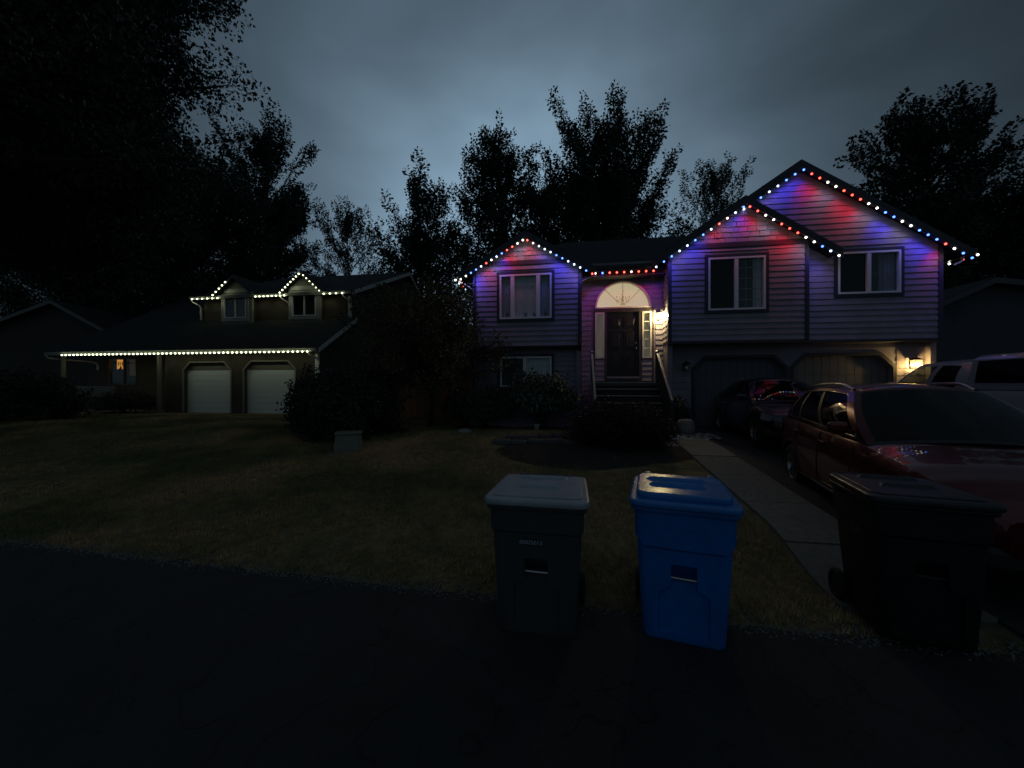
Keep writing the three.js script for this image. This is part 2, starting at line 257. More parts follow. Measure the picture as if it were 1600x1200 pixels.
put('partition', merge([box(0.14, 7.06, 3.1, 5.6, -4.1, -4.0), box(LWx0 + 0.14, LWx1, 0.5, 5.34, -4.1, -4.0), box(LWx1, 0, 1.93, 5.34, -3.1, -3.0)]), roomDark, house);
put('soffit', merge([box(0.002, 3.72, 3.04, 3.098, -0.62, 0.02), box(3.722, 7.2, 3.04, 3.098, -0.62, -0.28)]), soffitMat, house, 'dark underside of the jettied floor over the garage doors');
// clapboards
siding(house, LWx0, LWx1, 3.05, 5.6, 0, none, nine, [pad(wA)]);
const lwL = y => LWp - (6.42 - y) / 0.575, lwR = y => LWp + (6.42 - y) / 0.575;
siding(house, LWx0, LWx1, 5.74, 6.42, 0, lwL, lwR, [], 0.15, true);
siding(house, LWx0, LWx1, 0.5, 3.0, -0.3, none, nine, [pad(wB)]);
siding(house, LWx1, 0.0, 0.5, 5.6, -0.7, none, nine, [pad(doorway, 0.06), { ...fan, x0: fan.x0 - 0.03, x1: fan.x1 + 0.03 }], 0.162);
siding(house, 0, 3.72, 3.12, 5.80, 0, none, nine, [pad(wC)], 0.162);
siding(house, 0, 3.72, 5.95, 7.0, 0, y => 2 - (7.02 - y) / 0.668, y => 2 + (7.02 - y) / 0.668, [], 0.15, true);
siding(house, 3.72, 7.2, 3.12, 5.7, -0.3, none, nine, [pad(wD)], 0.166);
siding(house, 0.02, 7.2, 5.7 + 0.076, 8.05, -0.3, y => 3.57 - (8.04 - y) / 0.668, y => 3.57 + (8.04 - y) / 0.668, [], 0.166);
siding(house, 0, 7.2, 0.5, 3.0, -0.62, none, nine, [pad(gd1, 0.1), pad(gd2, 0.1)], 0.2);
// clapboards on the flank of the garage wing that faces the stairs
for (let y = 3.12, i = 0; y < 5.5; y += 0.162, i++) put('clapboard', slab([-0.024, y, -0.70], [-0.024, y, -0.0], [-0.004, y + 0.162, -0.0], [-0.004, y + 0.162, -0.70], [0.014, 0, 0]), sidingMats[i % 4], house);
for (let y = 0.5, i = 0; y < 3.0; y += 0.162, i++) put('clapboard', slab([-0.024, y, -0.70], [-0.024, y, -0.62], [-0.004, y + 0.162, -0.62], [-0.004, y + 0.162, -0.70], [0.014, 0, 0]), sidingMats[i % 4], house);
// frieze boards, corner boards, base board
put('frieze_board', box(LWx0 + 0.0, LWx1, 5.6, 5.74, 0, 0.038), trimMat, house);
put('frieze_board', box(0.0, 3.72, 5.81, 5.95, 0, 0.038), trimMat, house);
for (const [x0, x1, y0, y1, z] of [[LWx0 - 0.02, LWx0 + 0.09, 3.03, 5.42, 0], [LWx1 - 0.09, LWx1 + 0.02, 3.03, 5.42, 0], [-0.026, 0.08, 3.1, 5.55, 0], [3.64, 3.745, 3.1, 5.8, 0], [7.11, 7.222, 3.1, 5.68, -0.3], [LWx0 - 0.02, LWx0 + 0.09, 0.4, 3.0, -0.3], [LWx1 - 0.09, LWx1 + 0.02, 0.4, 3.0, -0.3], [7.11, 7.222, 0.4, 3.04, -0.62]])
  put('corner_board', box(x0, x1, y0, y1, z - 0.06, z + 0.036), trimMat, house);
// windows
win(house, wA.x0, wA.x1, wA.y0, wA.y1, 0, [-4.69, -3.88], { muntins: [[-4.42, -4.40, 4.99, 5.26], [-4.16, -4.14, 4.99, 5.26], [-4.64, -3.93, 4.97, 4.99]], mw: 0.06 });
win(house, wB.x0, wB.x1, wB.y0, wB.y1, -0.3, [-4.34], { screen: 0, muntins: [[-4.3, -3.52, 2.45, 2.47], [-3.92, -3.9, 2.47, 2.7]] });
win(house, wC.x0, wC.x1, wC.y0, wC.y1, 0, [1.85], { screen: 0, muntins: [[2.12, 2.135, 4.03, 5.48], [2.36, 2.375, 4.03, 5.48], ...[4.28, 4.59, 4.9, 5.2].map(y => [1.9, 2.58, y, y + 0.016])], muntMat: M([0.3, 0.32, 0.34], 0.5) });
win(house, wD.x0, wD.x1, wD.y0, wD.y1, -0.3, [5.42], { screen: 0, muntins: [[5.79, 5.805, 4.44, 5.55], [5.46, 6.16, 4.96, 4.975]], muntMat: M([0.16, 0.17, 0.18], 0.5) });
const hw = (x, y, z) => toWorld(x, y, z);
curtain(hw(-4.285, 3.95, -0.075), -TH, 0.76, 1.33, 'pale lace curtain behind the middle pane of the three-part upper window', 9, curtainMat);
curtain(hw(-4.89, 3.95, -0.085), -TH, 0.38, 1.33, 'grey lace curtain behind the side pane nearest the maple', 5, M([0.42, 0.4, 0.41], 0.95));
curtain(hw(-3.67, 3.95, -0.085), -TH, 0.38, 1.33, 'grey lace curtain behind the side pane nearest the downspout', 5, M([0.42, 0.4, 0.41], 0.95));
curtain(hw(-3.9, 1.78, -0.38), -TH, 0.8, 0.93, 'pale gathered curtain in the half-hidden ground floor window', 8, curtainMat);
curtain(hw(2.47, 4.03, -0.08), -TH, 0.28, 1.46, 'pale curtain drawn aside in the gridded window of the middle gable', 3, M([0.7, 0.7, 0.72], 0.95));
curtain(hw(5.95, 4.44, -0.39), -TH, 0.42, 1.12, 'dim curtain in the window under the tallest gable', 4, M([0.25, 0.25, 0.27], 0.95));
// ---- entry: frame, transom, door, sidelights
{
  const z = -0.7, cream = M([0.72, 0.68, 0.58], 0.5);
  put('door_frame', merge([box(-2.16, -0.29, 4.155, 4.268, z - 0.05, z + 0.05), box(-1.81, -1.73, 1.92, 4.154, z - 0.05, z + 0.045), box(-0.74, -0.645, 1.92, 4.154, z - 0.05, z + 0.045), box(-2.16, -2.1, 1.92, 4.154, z - 0.05, z + 0.045), box(-0.35, -0.29, 1.92, 4.154, z - 0.05, z + 0.045), box(-1.73, -0.74, 1.92, 2.09, z - 0.05, z + 0.06), box(-2.1, -1.81, 1.92, 2.66, z - 0.05, z + 0.02), box(-0.645, -0.35, 1.92, 2.66, z - 0.05, z + 0.02)]), M([0.06, 0.05, 0.042], 0.4), house);
  for (const x of [-1.955, -0.4975]) for (const [y0, y1] of [[1.95, 2.11], [2.12, 2.28], [2.29, 2.45], [2.46, 2.63]]) put('clapboard', slab([x - 0.15, y0, z + 0.046], [x + 0.15, y0, z + 0.046], [x + 0.15, y1, z + 0.03], [x - 0.15, y1, z + 0.03], [0, 0, -0.012]), sidingMats[1], house);
  const door = new THREE.Group(); door.name = 'front_door'; house.add(door);
  put('door_leaf', box(-1.725, -0.745, 2.09, 4.15, z - 0.03, z + 0.0), darkDoorMat, door);
  for (const [a, b] of [[-1.63, -1.28], [-1.19, -0.84]]) for (const [c, d] of [[3.65, 3.98], [2.98, 3.55], [2.22, 2.86]]) { put('door_panel', merge([frameGeo(a, b, c, d, z, z + 0.012, 0.025), (() => { const g = new RoundedBoxGeometry(b - a - 0.1, d - c - 0.1, 0.03, 2, 0.012); g.translate((a + b) / 2, (c + d) / 2, z); return g; })()]), darkDoorMat, door); }
  put('handle', merge([new THREE.SphereGeometry(0.032, 12, 8).translate(-0.83, 2.98, z + 0.06), new THREE.CylinderGeometry(0.012, 0.012, 0.06, 8).rotateX(Math.PI / 2).translate(-0.83, 2.98, z + 0.03), new THREE.CylinderGeometry(0.028, 0.028, 0.02, 12).rotateX(Math.PI / 2).translate(-0.83, 3.16, z + 0.01)]), metalMat, door);
  put('threshold', box(-1.73, -0.74, 2.03, 2.085, z + 0.06, z + 0.12), M([0.3, 0.28, 0.25], 0.4), house);
  const sheer = M([0.36, 0.34, 0.28], 0.95); sheer.emissive.setRGB(0.058, 0.052, 0.036);
  for (const [x0, x1, bars] of [[-2.1, -1.81, 0], [-0.64, -0.35, 4]]) {
    const w = new THREE.Group(); w.name = 'sidelight'; house.add(w);
    put('frame', frameGeo(x0, x1, 2.67, 4.15, z - 0.03, z + 0.055, 0.052), cream, w);
    put('pane', box(x0 + 0.04, x1 - 0.04, 2.71, 4.11, z - 0.012, z - 0.011), glassMat, w);
    for (let i = 1; i <= bars; i++) put('muntin', box(x0 + 0.043, x1 - 0.043, 2.71 + i * 0.28 - 0.012, 2.71 + i * 0.28 + 0.012, z - 0.008, z + 0.03), cream, w);
    curtain(hw((x0 + x1) / 2, 2.7, z - 0.08), -TH, 0.27, 1.42, bars ? 'gathered sheer behind the barred sidelight beside the porch lantern' : 'gathered sheer behind the plain sidelight', 6, sheer);
  }
  // half-round transom: shade lit from inside, sunburst bars, crystal ornament
  const tr = new THREE.Group(); tr.name = 'transom_window'; house.add(tr);
  const cx = -1.23, cy = 4.27, R = 0.87;
  const half = (r, dz, d) => { const s = new THREE.Shape(); s.moveTo(-r, 0); s.lineTo(r, 0); s.absarc(0, 0, r, 0, Math.PI, false); const g = new THREE.ExtrudeGeometry(s, { depth: d, bevelEnabled: false, curveSegments: 40 }); g.translate(cx, cy + 0.006, dz); return g; };
  const shade = M([0.5, 0.47, 0.4], 0.9); shade.emissive.setRGB(0.60, 0.465, 0.285);
  put('shade', half(R - 0.05, z - 0.11, 0.01), shade, tr);
  put('pane', half(R - 0.05, z - 0.03, 0.002), glassMat, tr);
  const rim = []; for (let i = 0; i < 40; i++) { const a = i / 40 * Math.PI, b = (i + 1) / 40 * Math.PI; rim.push(slab([cx + (R - 0.05) * Math.cos(a), cy + (R - 0.05) * Math.sin(a), z + 0.05], [cx + R * Math.cos(a), cy + R * Math.sin(a), z + 0.05], [cx + R * Math.cos(b), cy + R * Math.sin(b), z + 0.05], [cx + (R - 0.05) * Math.cos(b), cy + (R - 0.05) * Math.sin(b), z + 0.05], [0, 0, -0.09])); }
  rim.push(box(cx - R, cx + R, cy + 0.004, cy + 0.045, z - 0.04, z + 0.05));
  put('frame', merge(rim), cream, tr);
  const brown = M([0.2, 0.16, 0.11], 0.5);
  for (const a of [48, 90, 132]) { const t = a * Math.PI / 180; put('muntin', bar([cx + 0.2 * Math.cos(t), cy + 0.04 + 0.2 * Math.sin(t), z - 0.02], [cx + (R - 0.04) * Math.cos(t), cy + (R - 0.04) * Math.sin(t), z - 0.02], 0.012, 0.012), brown, tr); }
  const orn = PM([0.88, 0.82, 0.76], 0.15, { transmission: 0.92, thickness: 0 }), rr = rng(3), leaves = [];
  for (const [a, l, w] of [[90, 0.55, 0.055], [76, 0.36, 0.05], [104, 0.36, 0.05], [60, 0.42, 0.06], [120, 0.42, 0.06], [50, 0.3, 0.04], [130, 0.3, 0.04], [90, 0.34, 0.1]]) { const t = a * Math.PI / 180; for (let k = 1; k < 6; k++) { const q = l * k / 6 + 0.05; leaves.push(new THREE.OctahedronGeometry(w * 0.55 * (0.5 + 0.4 * rr()), 0).scale(1, 1.5, 0.25).rotateZ(t - Math.PI / 2 + (rr() - 0.5)).translate(cx + q * Math.cos(t) + (rr() - 0.5) * 0.05, cy + 0.04 + q * Math.sin(t), z - 0.06)); } }
  put('ornament', merge(leaves), orn, tr, 'leaded glass fan ornament in the half-round window');
  const ra = new THREE.RectAreaLight(new THREE.Color(1, 0.77, 0.53), 0.12, 1.4, 0.6); ra.position.set(cx, cy + 0.35, z + 0.06); ra.lookAt(cx, cy + 0.35, z + 5); house.add(ra); ra.rotation.set(0, Math.PI, 0);
}
// ---- garage doors: four sections each, every section grooved
for (const [g, i] of [[gd1, 0], [gd2, 1]]) {
  const d = new THREE.Group(); d.name = 'garage_door'; house.add(d);
  const dy = (g.y1 - 0.52) / 4;
  for (let k = 0; k < 4; k++) { const list = []; const n = 12, w = (g.x1 - g.x0 + 0.06) / n; for (let q = 0; q < n; q++) list.push(slab([g.x0 - 0.03 + q * w + 0.006, 0.52 + k * dy + 0.004, -0.80], [g.x0 - 0.03 + (q + 1) * w - 0.006, 0.52 + k * dy + 0.004, -0.80], [g.x0 - 0.03 + (q + 1) * w - 0.006, 0.52 + (k + 1) * dy - 0.004, -0.80], [g.x0 - 0.03 + q * w + 0.006, 0.52 + (k + 1) * dy - 0.004, -0.80], [0, 0, -0.03])); list.push(box(g.x0 - 0.04, g.x1 + 0.04, 0.52 + k * dy, 0.52 + (k + 1) * dy - 0.006, -0.86, -0.812)); put('panel', merge(list), garageDoorMat, d); }
  const c = g.cut, o = 0.09, pts = [[g.x0, g.y0], [g.x0, g.y1 - c], [g.x0 + c, g.y1], [g.x1 - c, g.y1], [g.x1, g.y1 - c], [g.x1, g.y0]];
  const outs = [[g.x0 - o, g.y0], [g.x0 - o, g.y1 - c + 0.04], [g.x0 + c - 0.04, g.y1 + o], [g.x1 - c + 0.04, g.y1 + o], [g.x1 + o, g.y1 - c + 0.04], [g.x1 + o, g.y0]], tr = [];
  for (let k = 0; k < 5; k++) tr.push(slab([...outs[k], -0.585], [...pts[k], -0.585], [...pts[k + 1], -0.585], [...outs[k + 1], -0.585], [0, 0, -0.04]));
  put('door_trim', merge(tr), trimMat, d);
}
// ---- roofs: sloped slabs with rake boards, eave fascia and gutters
function roofPlane(parent, a, b, c, d, name = 'roof') { return put(name, slab(a, b, c, d, [0, -0.11, 0]), roofMat, parent); }
function rake(parent, p, q, h = 0.24, t = 0.035, dy = -0.025) { // fascia board under a sloped edge, p to q
  return put('fascia', slab([p[0], p[1] + dy - h, p[2]], [q[0], q[1] + dy - h, q[2]], [q[0], q[1] + dy, q[2]], [p[0], p[1] + dy, p[2]], [0, 0, -t]), fasciaMat, parent);
}
{
  const e = 0.38, zF = 0.29;
  // garage-wing big gable, ridge runs back
  const bxL = -0.46, bxR = 7.66, yb = x => bgRoof(x), zb = -0.01, back = -8.5;
  roofPlane(house, [3.57, 8.2, zb], [bxR, yb(bxR), zb], [bxR, yb(bxR), back], [3.57, 8.2, back]);
  roofPlane(house, [bxL, yb(bxL), zb], [3.57, 8.2, zb], [3.57, 8.2, back], [bxL, yb(bxL), back]);
  rake(house, [3.57, 8.2, zb + 0.035], [bxR, yb(bxR), zb + 0.035], 0.26); rake(house, [1.6, yb(1.6), zb + 0.035], [3.57, 8.2, zb + 0.035], 0.26);
  // front gable shares the big roof's slope on its outer side
  const sL = -0.46, sR = 4.42;
  roofPlane(house, [sL, smRoof(sL), zF], [2.0, 7.17, zF], [2.0, 7.16, zb + 0.01], [sL, smRoof(sL), zb + 0.01]);
  roofPlane(house, [2.0, 7.17, zF], [sR, smRoof(sR), zF], [sR, smRoof(sR), -0.28], [2.0, 7.17, -0.28]);
  rake(house, [sL, smRoof(sL), zF + 0.035], [2.0, 7.17, zF + 0.035]); rake(house, [2.0, 7.17, zF + 0.035], [sR, smRoof(sR), zF + 0.035]);
  // gable over the three-part window
  const lL = LWp - 2.1, lR = LWp + 2.1;
  roofPlane(house, [lL, lwRoof(lL), zF], [LWp, 6.58, zF], [LWp, 6.58, -4], [lL, lwRoof(lL), -4]);
  roofPlane(house, [LWp, 6.58, zF], [lR, lwRoof(lR), zF], [lR, lwRoof(lR), -4], [LWp, 6.58, -4]);
  rake(house, [lL, lwRoof(lL), zF + 0.035], [LWp, 6.58, zF + 0.035]); rake(house, [LWp, 6.58, zF + 0.035], [lR, lwRoof(lR), zF + 0.035]);
  // main roof behind: ridge along the house, hipped end
  const ye = 5.42, zE = -0.28, zR = -3.95, yr = 7.66;
  put('roof', merge([slab([LWx0 - 0.3, ye, zE], [2.6, ye, zE], [2.6, yr, zR], [-3.25, yr, zR], [0, -0.1, 0]), slab([LWx0 - 0.3, ye, -8.2], [LWx0 - 0.3, ye, zE], [-3.25, yr, zR], [-3.25, yr, zR - 0.01], [0, -0.1, 0]), slab([2.6, ye, -8.3], [LWx0 - 0.3, ye, -8.2], [-3.25, yr, zR], [2.6, yr, zR], [0, -0.1, 0])]), roofMat, house, 'dark low main roof seen between the gables');
  // soffits under the overhangs
  put('soffit', merge([box(LWx1, 0.0, 5.2, 5.23, -0.7, -0.26), slab([lL, lwRoof(lL) - 0.28, 0.004], [LWx0, lwRoof(lL) - 0.28, 0.004], [LWx0, lwRoof(lL) - 0.28, -4], [lL, lwRoof(lL) - 0.28, -4], [0, -0.02, 0]), slab([7.2, 5.5, -0.3], [bxR, 5.5, -0.3], [bxR, 5.5, back], [7.2, 5.5, back], [0, -0.02, 0])]), soffitMat, house);
  // gutter along the entry eave and its downspout
  const gutter = (x0, x1, y, z) => slab([x0, y - 0.12, z + 0.08], [x1, y - 0.12, z + 0.08], [x1, y, z + 0.12], [x0, y, z + 0.12], [0, 0, -0.11]);
  put('gutter', gutter(-2.3, -0.42, 5.43, -0.28), fasciaMat, house);
  put('gutter', slab([lL - 0.1, 5.2, -4], [lL - 0.1, 5.2, 0.3], [lL - 0.12, 5.32, 0.3], [lL - 0.12, 5.32, -4], [0.1, 0, 0]), fasciaMat, house);
  put('gutter', slab([bxR + 0.1, 5.32, 0.02], [bxR + 0.1, 5.32, back], [bxR + 0.12, 5.45, back], [bxR + 0.12, 5.45, 0.02], [-0.1, 0, 0]), fasciaMat, house);
  put('downspout', merge([tube([[-2.2, 5.3, -0.2], [-2.24, 5.2, -0.12], [-2.52, 5.02, 0.05], [-2.58, 4.9, 0.075]], 0.036, 12, 6), bar([-2.58, 4.92, 0.08], [-2.58, 3.02, 0.08], 0.075, 0.055), bar([-2.58, 3.03, 0.08], [-2.58, 2.88, -0.2], 0.075, 0.055), bar([-2.58, 2.9, -0.2], [-2.58, 0.55, -0.2], 0.075, 0.055)]), M([0.03, 0.03, 0.04], 0.35), house);
  put('downspout', tube([[lL - 0.06, 5.22, 0.3], [lL - 0.02, 5.1, 0.26], [lL + 0.22, 4.98, 0.1], [lL + 0.33, 4.9, 0.0]], 0.034, 12, 6), vinylMat, house, 'pale gutter elbow at the corner of the gable');
  put('downspout', tube([[bxR + 0.06, 5.34, -0.3], [bxR + 0.03, 5.22, -0.32], [bxR - 0.12, 5.12, -0.36]], 0.026, 12, 6), M([0.3, 0.3, 0.3], 0.5), house, 'pale gutter elbow at the corner beyond the tallest gable');
}

// ------------------------------------------------------------------ front stairs
const stairs = thing('front_stairs', 'dark wooden front steps with railings, leading up to the dark front door', 'stairs', [HX, 0, -HD], -TH);
{
  const x0 = -2.2, x1 = -0.36;
  put('landing', box(x0, x1, 1.8, 1.895, -0.7, 0.12), stepMat, stairs);
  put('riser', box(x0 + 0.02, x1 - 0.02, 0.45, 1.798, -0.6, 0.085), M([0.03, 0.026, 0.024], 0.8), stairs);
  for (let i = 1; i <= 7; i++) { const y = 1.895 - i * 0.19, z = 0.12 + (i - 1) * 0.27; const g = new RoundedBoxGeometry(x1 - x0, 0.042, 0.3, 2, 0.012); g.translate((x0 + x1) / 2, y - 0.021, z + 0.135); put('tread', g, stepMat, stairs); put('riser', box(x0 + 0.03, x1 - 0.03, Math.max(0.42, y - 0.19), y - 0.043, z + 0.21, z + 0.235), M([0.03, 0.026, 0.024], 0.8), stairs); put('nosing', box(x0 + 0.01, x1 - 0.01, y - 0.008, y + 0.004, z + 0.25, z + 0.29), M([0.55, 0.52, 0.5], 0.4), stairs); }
  put('nosing', box(x0 + 0.01, x1 - 0.01, 1.887, 1.9, 0.085, 0.128), M([0.55, 0.52, 0.5], 0.4), stairs);
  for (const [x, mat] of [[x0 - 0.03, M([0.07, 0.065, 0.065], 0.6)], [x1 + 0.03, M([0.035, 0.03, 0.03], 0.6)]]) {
    const s = x < -1 ? -1 : 1;
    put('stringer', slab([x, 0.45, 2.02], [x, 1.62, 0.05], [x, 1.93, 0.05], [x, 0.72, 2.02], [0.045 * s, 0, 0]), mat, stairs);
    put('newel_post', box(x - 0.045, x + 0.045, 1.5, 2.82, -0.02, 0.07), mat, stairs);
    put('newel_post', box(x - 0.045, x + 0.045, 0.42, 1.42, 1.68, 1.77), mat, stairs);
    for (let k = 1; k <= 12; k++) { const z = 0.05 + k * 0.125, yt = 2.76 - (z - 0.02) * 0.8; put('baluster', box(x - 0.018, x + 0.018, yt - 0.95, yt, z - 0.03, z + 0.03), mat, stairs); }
    put('handrail', bar([x, 2.85, -0.06], [x, 1.42, 1.78], 0.06, 0.045), x < -1 ? M([0.3, 0.29, 0.29], 0.45) : M([0.26, 0.24, 0.23], 0.4), stairs);
  }
}

// ------------------------------------------------------------------ wall lanterns
function lantern(name, label, lx, ly, lz, s, warm, cd) {
  const t = thing(name, label, 'wall lamp', toWorld(lx, ly, lz), -TH, 'carriage lanterns on the main house');
  put('back_plate', box(-0.05 * s, 0.05 * s, -0.11 * s, 0.14 * s, -0.15 * s, -0.125 * s), blackIron, t);
  put('bracket', tube([[0, 0.08 * s, -0.13 * s], [0, 0.2 * s, -0.08 * s], [0, 0.21 * s, -0.02 * s], [0, 0.17 * s, 0]], 0.011 * s, 14, 6), blackIron, t);
  const cage = []; const w = 0.085 * s, b = 0.07 * s, h0 = -0.13 * s, h1 = 0.1 * s;
  for (const [i, j] of [[1, 1], [1, -1], [-1, 1], [-1, -1]]) cage.push(bar([i * b, h0, j * b], [i * w, h1, j * w], 0.009 * s, 0.009 * s));
  for (let k = 0; k < 4; k++) { const q = [[1, 1], [1, -1], [-1, -1], [-1, 1]], a = q[k], c = q[(k + 1) % 4]; cage.push(bar([a[0] * b, h0, a[1] * b], [c[0] * b, h0, c[1] * b], 0.012 * s, 0.012 * s), bar([a[0] * w, h1, a[1] * w], [c[0] * w, h1, c[1] * w], 0.012 * s, 0.012 * s)); }
  put('cage', merge(cage), blackIron, t);
  put('cap', new THREE.ConeGeometry(0.145 * s, 0.075 * s, 4, 1).rotateY(Math.PI / 4).translate(0, h1 + 0.04 * s, 0), blackIron, t);
  const g = merge([0, 1, 2, 3].map(k => { const p = patch((u, v) => { const r = b + (w - b) * v - 0.004; return [(-1 + 2 * u) * r, h0 + 0.004 + (h1 - h0 - 0.008) * v, r]; }, 1, 1); return p.rotateY(k * Math.PI / 2); }));
  put('pane', g, PM([1, 0.98, 0.9], 0.25, { transmission: 1, thickness: 0 }), t);
  if (cd) {
    const e = M([1, 1, 1], 0.5); e.emissive.setRGB(...warm.map(c => c * 14));
    put('bulb', new THREE.SphereGeometry(0.034 * s, 14, 10).scale(1, 1.35, 1).translate(0, -0.02 * s, 0), e, t);
    const L = new THREE.PointLight(new THREE.Color(...warm), cd); L.position.set(0, -0.02 * s, 0); L.castShadow = true; L.shadow.radius = 1.6; t.add(L);
  } else put('bulb', new THREE.SphereGeometry(0.04 * s, 14, 10).scale(1, 1.3, 1).translate(0, -0.02 * s, 0), PM([0.8, 0.8, 0.8], 0.08), t);
  return t;
}
lantern('wall_lantern', 'bright lit lantern on the wall beside the barred sidelight of the front door', -0.15, 3.97, -0.51, 0.92, [1, 0.80, 0.38], 4.6);
lantern('wall_lantern', 'lit amber lantern on the garage wall above the white pickup', 6.71, 2.42, -0.44, 1.1, [1, 0.66, 0.22], 2);
lantern('wall_lantern', 'unlit dark lantern between the front stairs and the first garage door', 0.62, 2.36, -0.44, 1.0, [0, 0, 0], 0);

// ------------------------------------------------------------------ string lights
const COL = { R: { e: [1, 0.085, 0.05], l: [1, 0.010, 0.045], i: 0.74, k: 4.4, a: 0.78 }, W: { e: [1, 1, 0.86], l: [0.78, 0.66, 1], i: 0.24, k: 4.6, a: 0.95 }, B: { e: [0.09, 0.24, 1], l: [0.09, 0.065, 1], i: 1.08, k: 3.8, a: 0.78 }, P: { e: [0.55, 0.75, 1], l: [0.26, 0.19, 1], i: 0.46, k: 3.8, a: 0.82 }, K: { e: [1, 0.62, 0.5], l: [1, 0.22, 0.36], i: 0.5, k: 4, a: 0.8 }, G: { e: [0.9, 1, 0.62], l: [0.9, 1, 0.65], i: 0.05, k: 5, a: 0.9 } };
const bulbGeo = new THREE.SphereGeometry(1, 10, 8), capGeo = new THREE.CylinderGeometry(0.7, 0.9, 1.1, 8).translate(0, 1.2, 0), bulbMats = {};
for (const k in COL) { bulbMats[k] = M([0.6, 0.6, 0.6], 0.4); bulbMats[k].emissive.setRGB(...COL[k].e.map(v => v * COL[k].k)); }
function lightString(label, p, q, codes, toW, r = 0.028, every = 1, inten = 1, sub) {
  const o = thing('string_lights', label, 'string lights', [0, 0, 0], 0, 'strings of eave lights');
  const a = new THREE.Vector3(...toW(...p)), b = new THREE.Vector3(...toW(...q)), n = codes.length;
  o.position.copy(a);
  const rel = t => new THREE.Vector3().lerpVectors(a, b, t).sub(a);
  put('track', bar(rel(0).toArray().map((v, i) => i === 1 ? v + r * 2.1 : v), rel(1).toArray().map((v, i) => i === 1 ? v + r * 2.1 : v), 0.03, 0.02), fasciaMat, o);
  [...codes].forEach((c, i) => {
    const t = n > 1 ? i / (n - 1) : 0.5, m = new THREE.Mesh(bulbGeo, bulbMats[c]); m.name = 'bulb'; m.scale.setScalar(r); m.position.copy(rel(t)); m.castShadow = m.receiveShadow = true; o.add(m);
    if (i % every === 0) { const C = COL[c], s = new THREE.SpotLight(new THREE.Color(...C.l), C.i * 0.72 * inten * every, 0, C.a, 1); s.position.copy(m.position); s.target.position.copy(m.position).add(new THREE.Vector3(0.8 * sT, -1, -0.8 * cT)); s.castShadow = true; s.shadow.radius = 1.5; s.decay = 2; o.add(s, s.target); }
  });
  return o;
}
{
  const z = 0.345, f = 0.31;
  lightString('string of red white and blue lights on the long rake of the tallest gable', [3.6, 8.2 - f - 0.02, 0.045], [7.62, bgRoof(7.62) - f, 0.045], 'BRRWWRRRWWBBWWBBBRWBB', toWorld);
  lightString('string of mostly blue lights on the short visible rake of the tallest gable', [3.38, bgRoof(3.38) - f, 0.045], [2.05, bgRoof(2.05) - f, 0.045], 'BBPPBBP', toWorld);
  lightString('string of mostly blue lights on the middle gable rake nearer the front door', [1.92, smRoof(1.92) - f, z], [-0.42, smRoof(-0.42) - f, z], 'BPKRPBBPPBBP', toWorld);
  lightString('string of red and white lights on the middle gable rake ending beside a window', [2.08, smRoof(2.08) - f, z], [4.3, smRoof(4.3) - f, z], 'RRWWRRRWWBPW', toWorld);
  lightString('string of lights on the smallest gable rake by the maple', [-6.28, lwRoof(-6.28) - f + 0.03, z], [LWp - 0.06, 6.58 - f - 0.02, z], 'WWBBPRWPBRRWW', toWorld);
  lightString('string of pale lights on the smallest gable rake by the entry', [LWp + 0.08, 6.58 - f - 0.03, z], [-2.24, lwRoof(-2.24) - f + 0.02, z], 'RKPPPBBPPPBR', toWorld);
  lightString('level string of lights along the gutter over the front door', [-2.12, 5.27, -0.14], [-0.4, 5.27, -0.14], 'KBRRRKRRR', toWorld, 0.03, 1, 0.6);
  lightString('short string of lights along the gutter at the maple side of the house', [-6.5, 5.16, 0.2], [-6.5, 5.16, -1.0], 'WWRP', toWorld);
  lightString('short string of lights along the gutter round the corner of the tallest gable', [7.8, 5.28, -0.02], [7.8, 5.28, -0.8], 'WRW', toWorld);
}

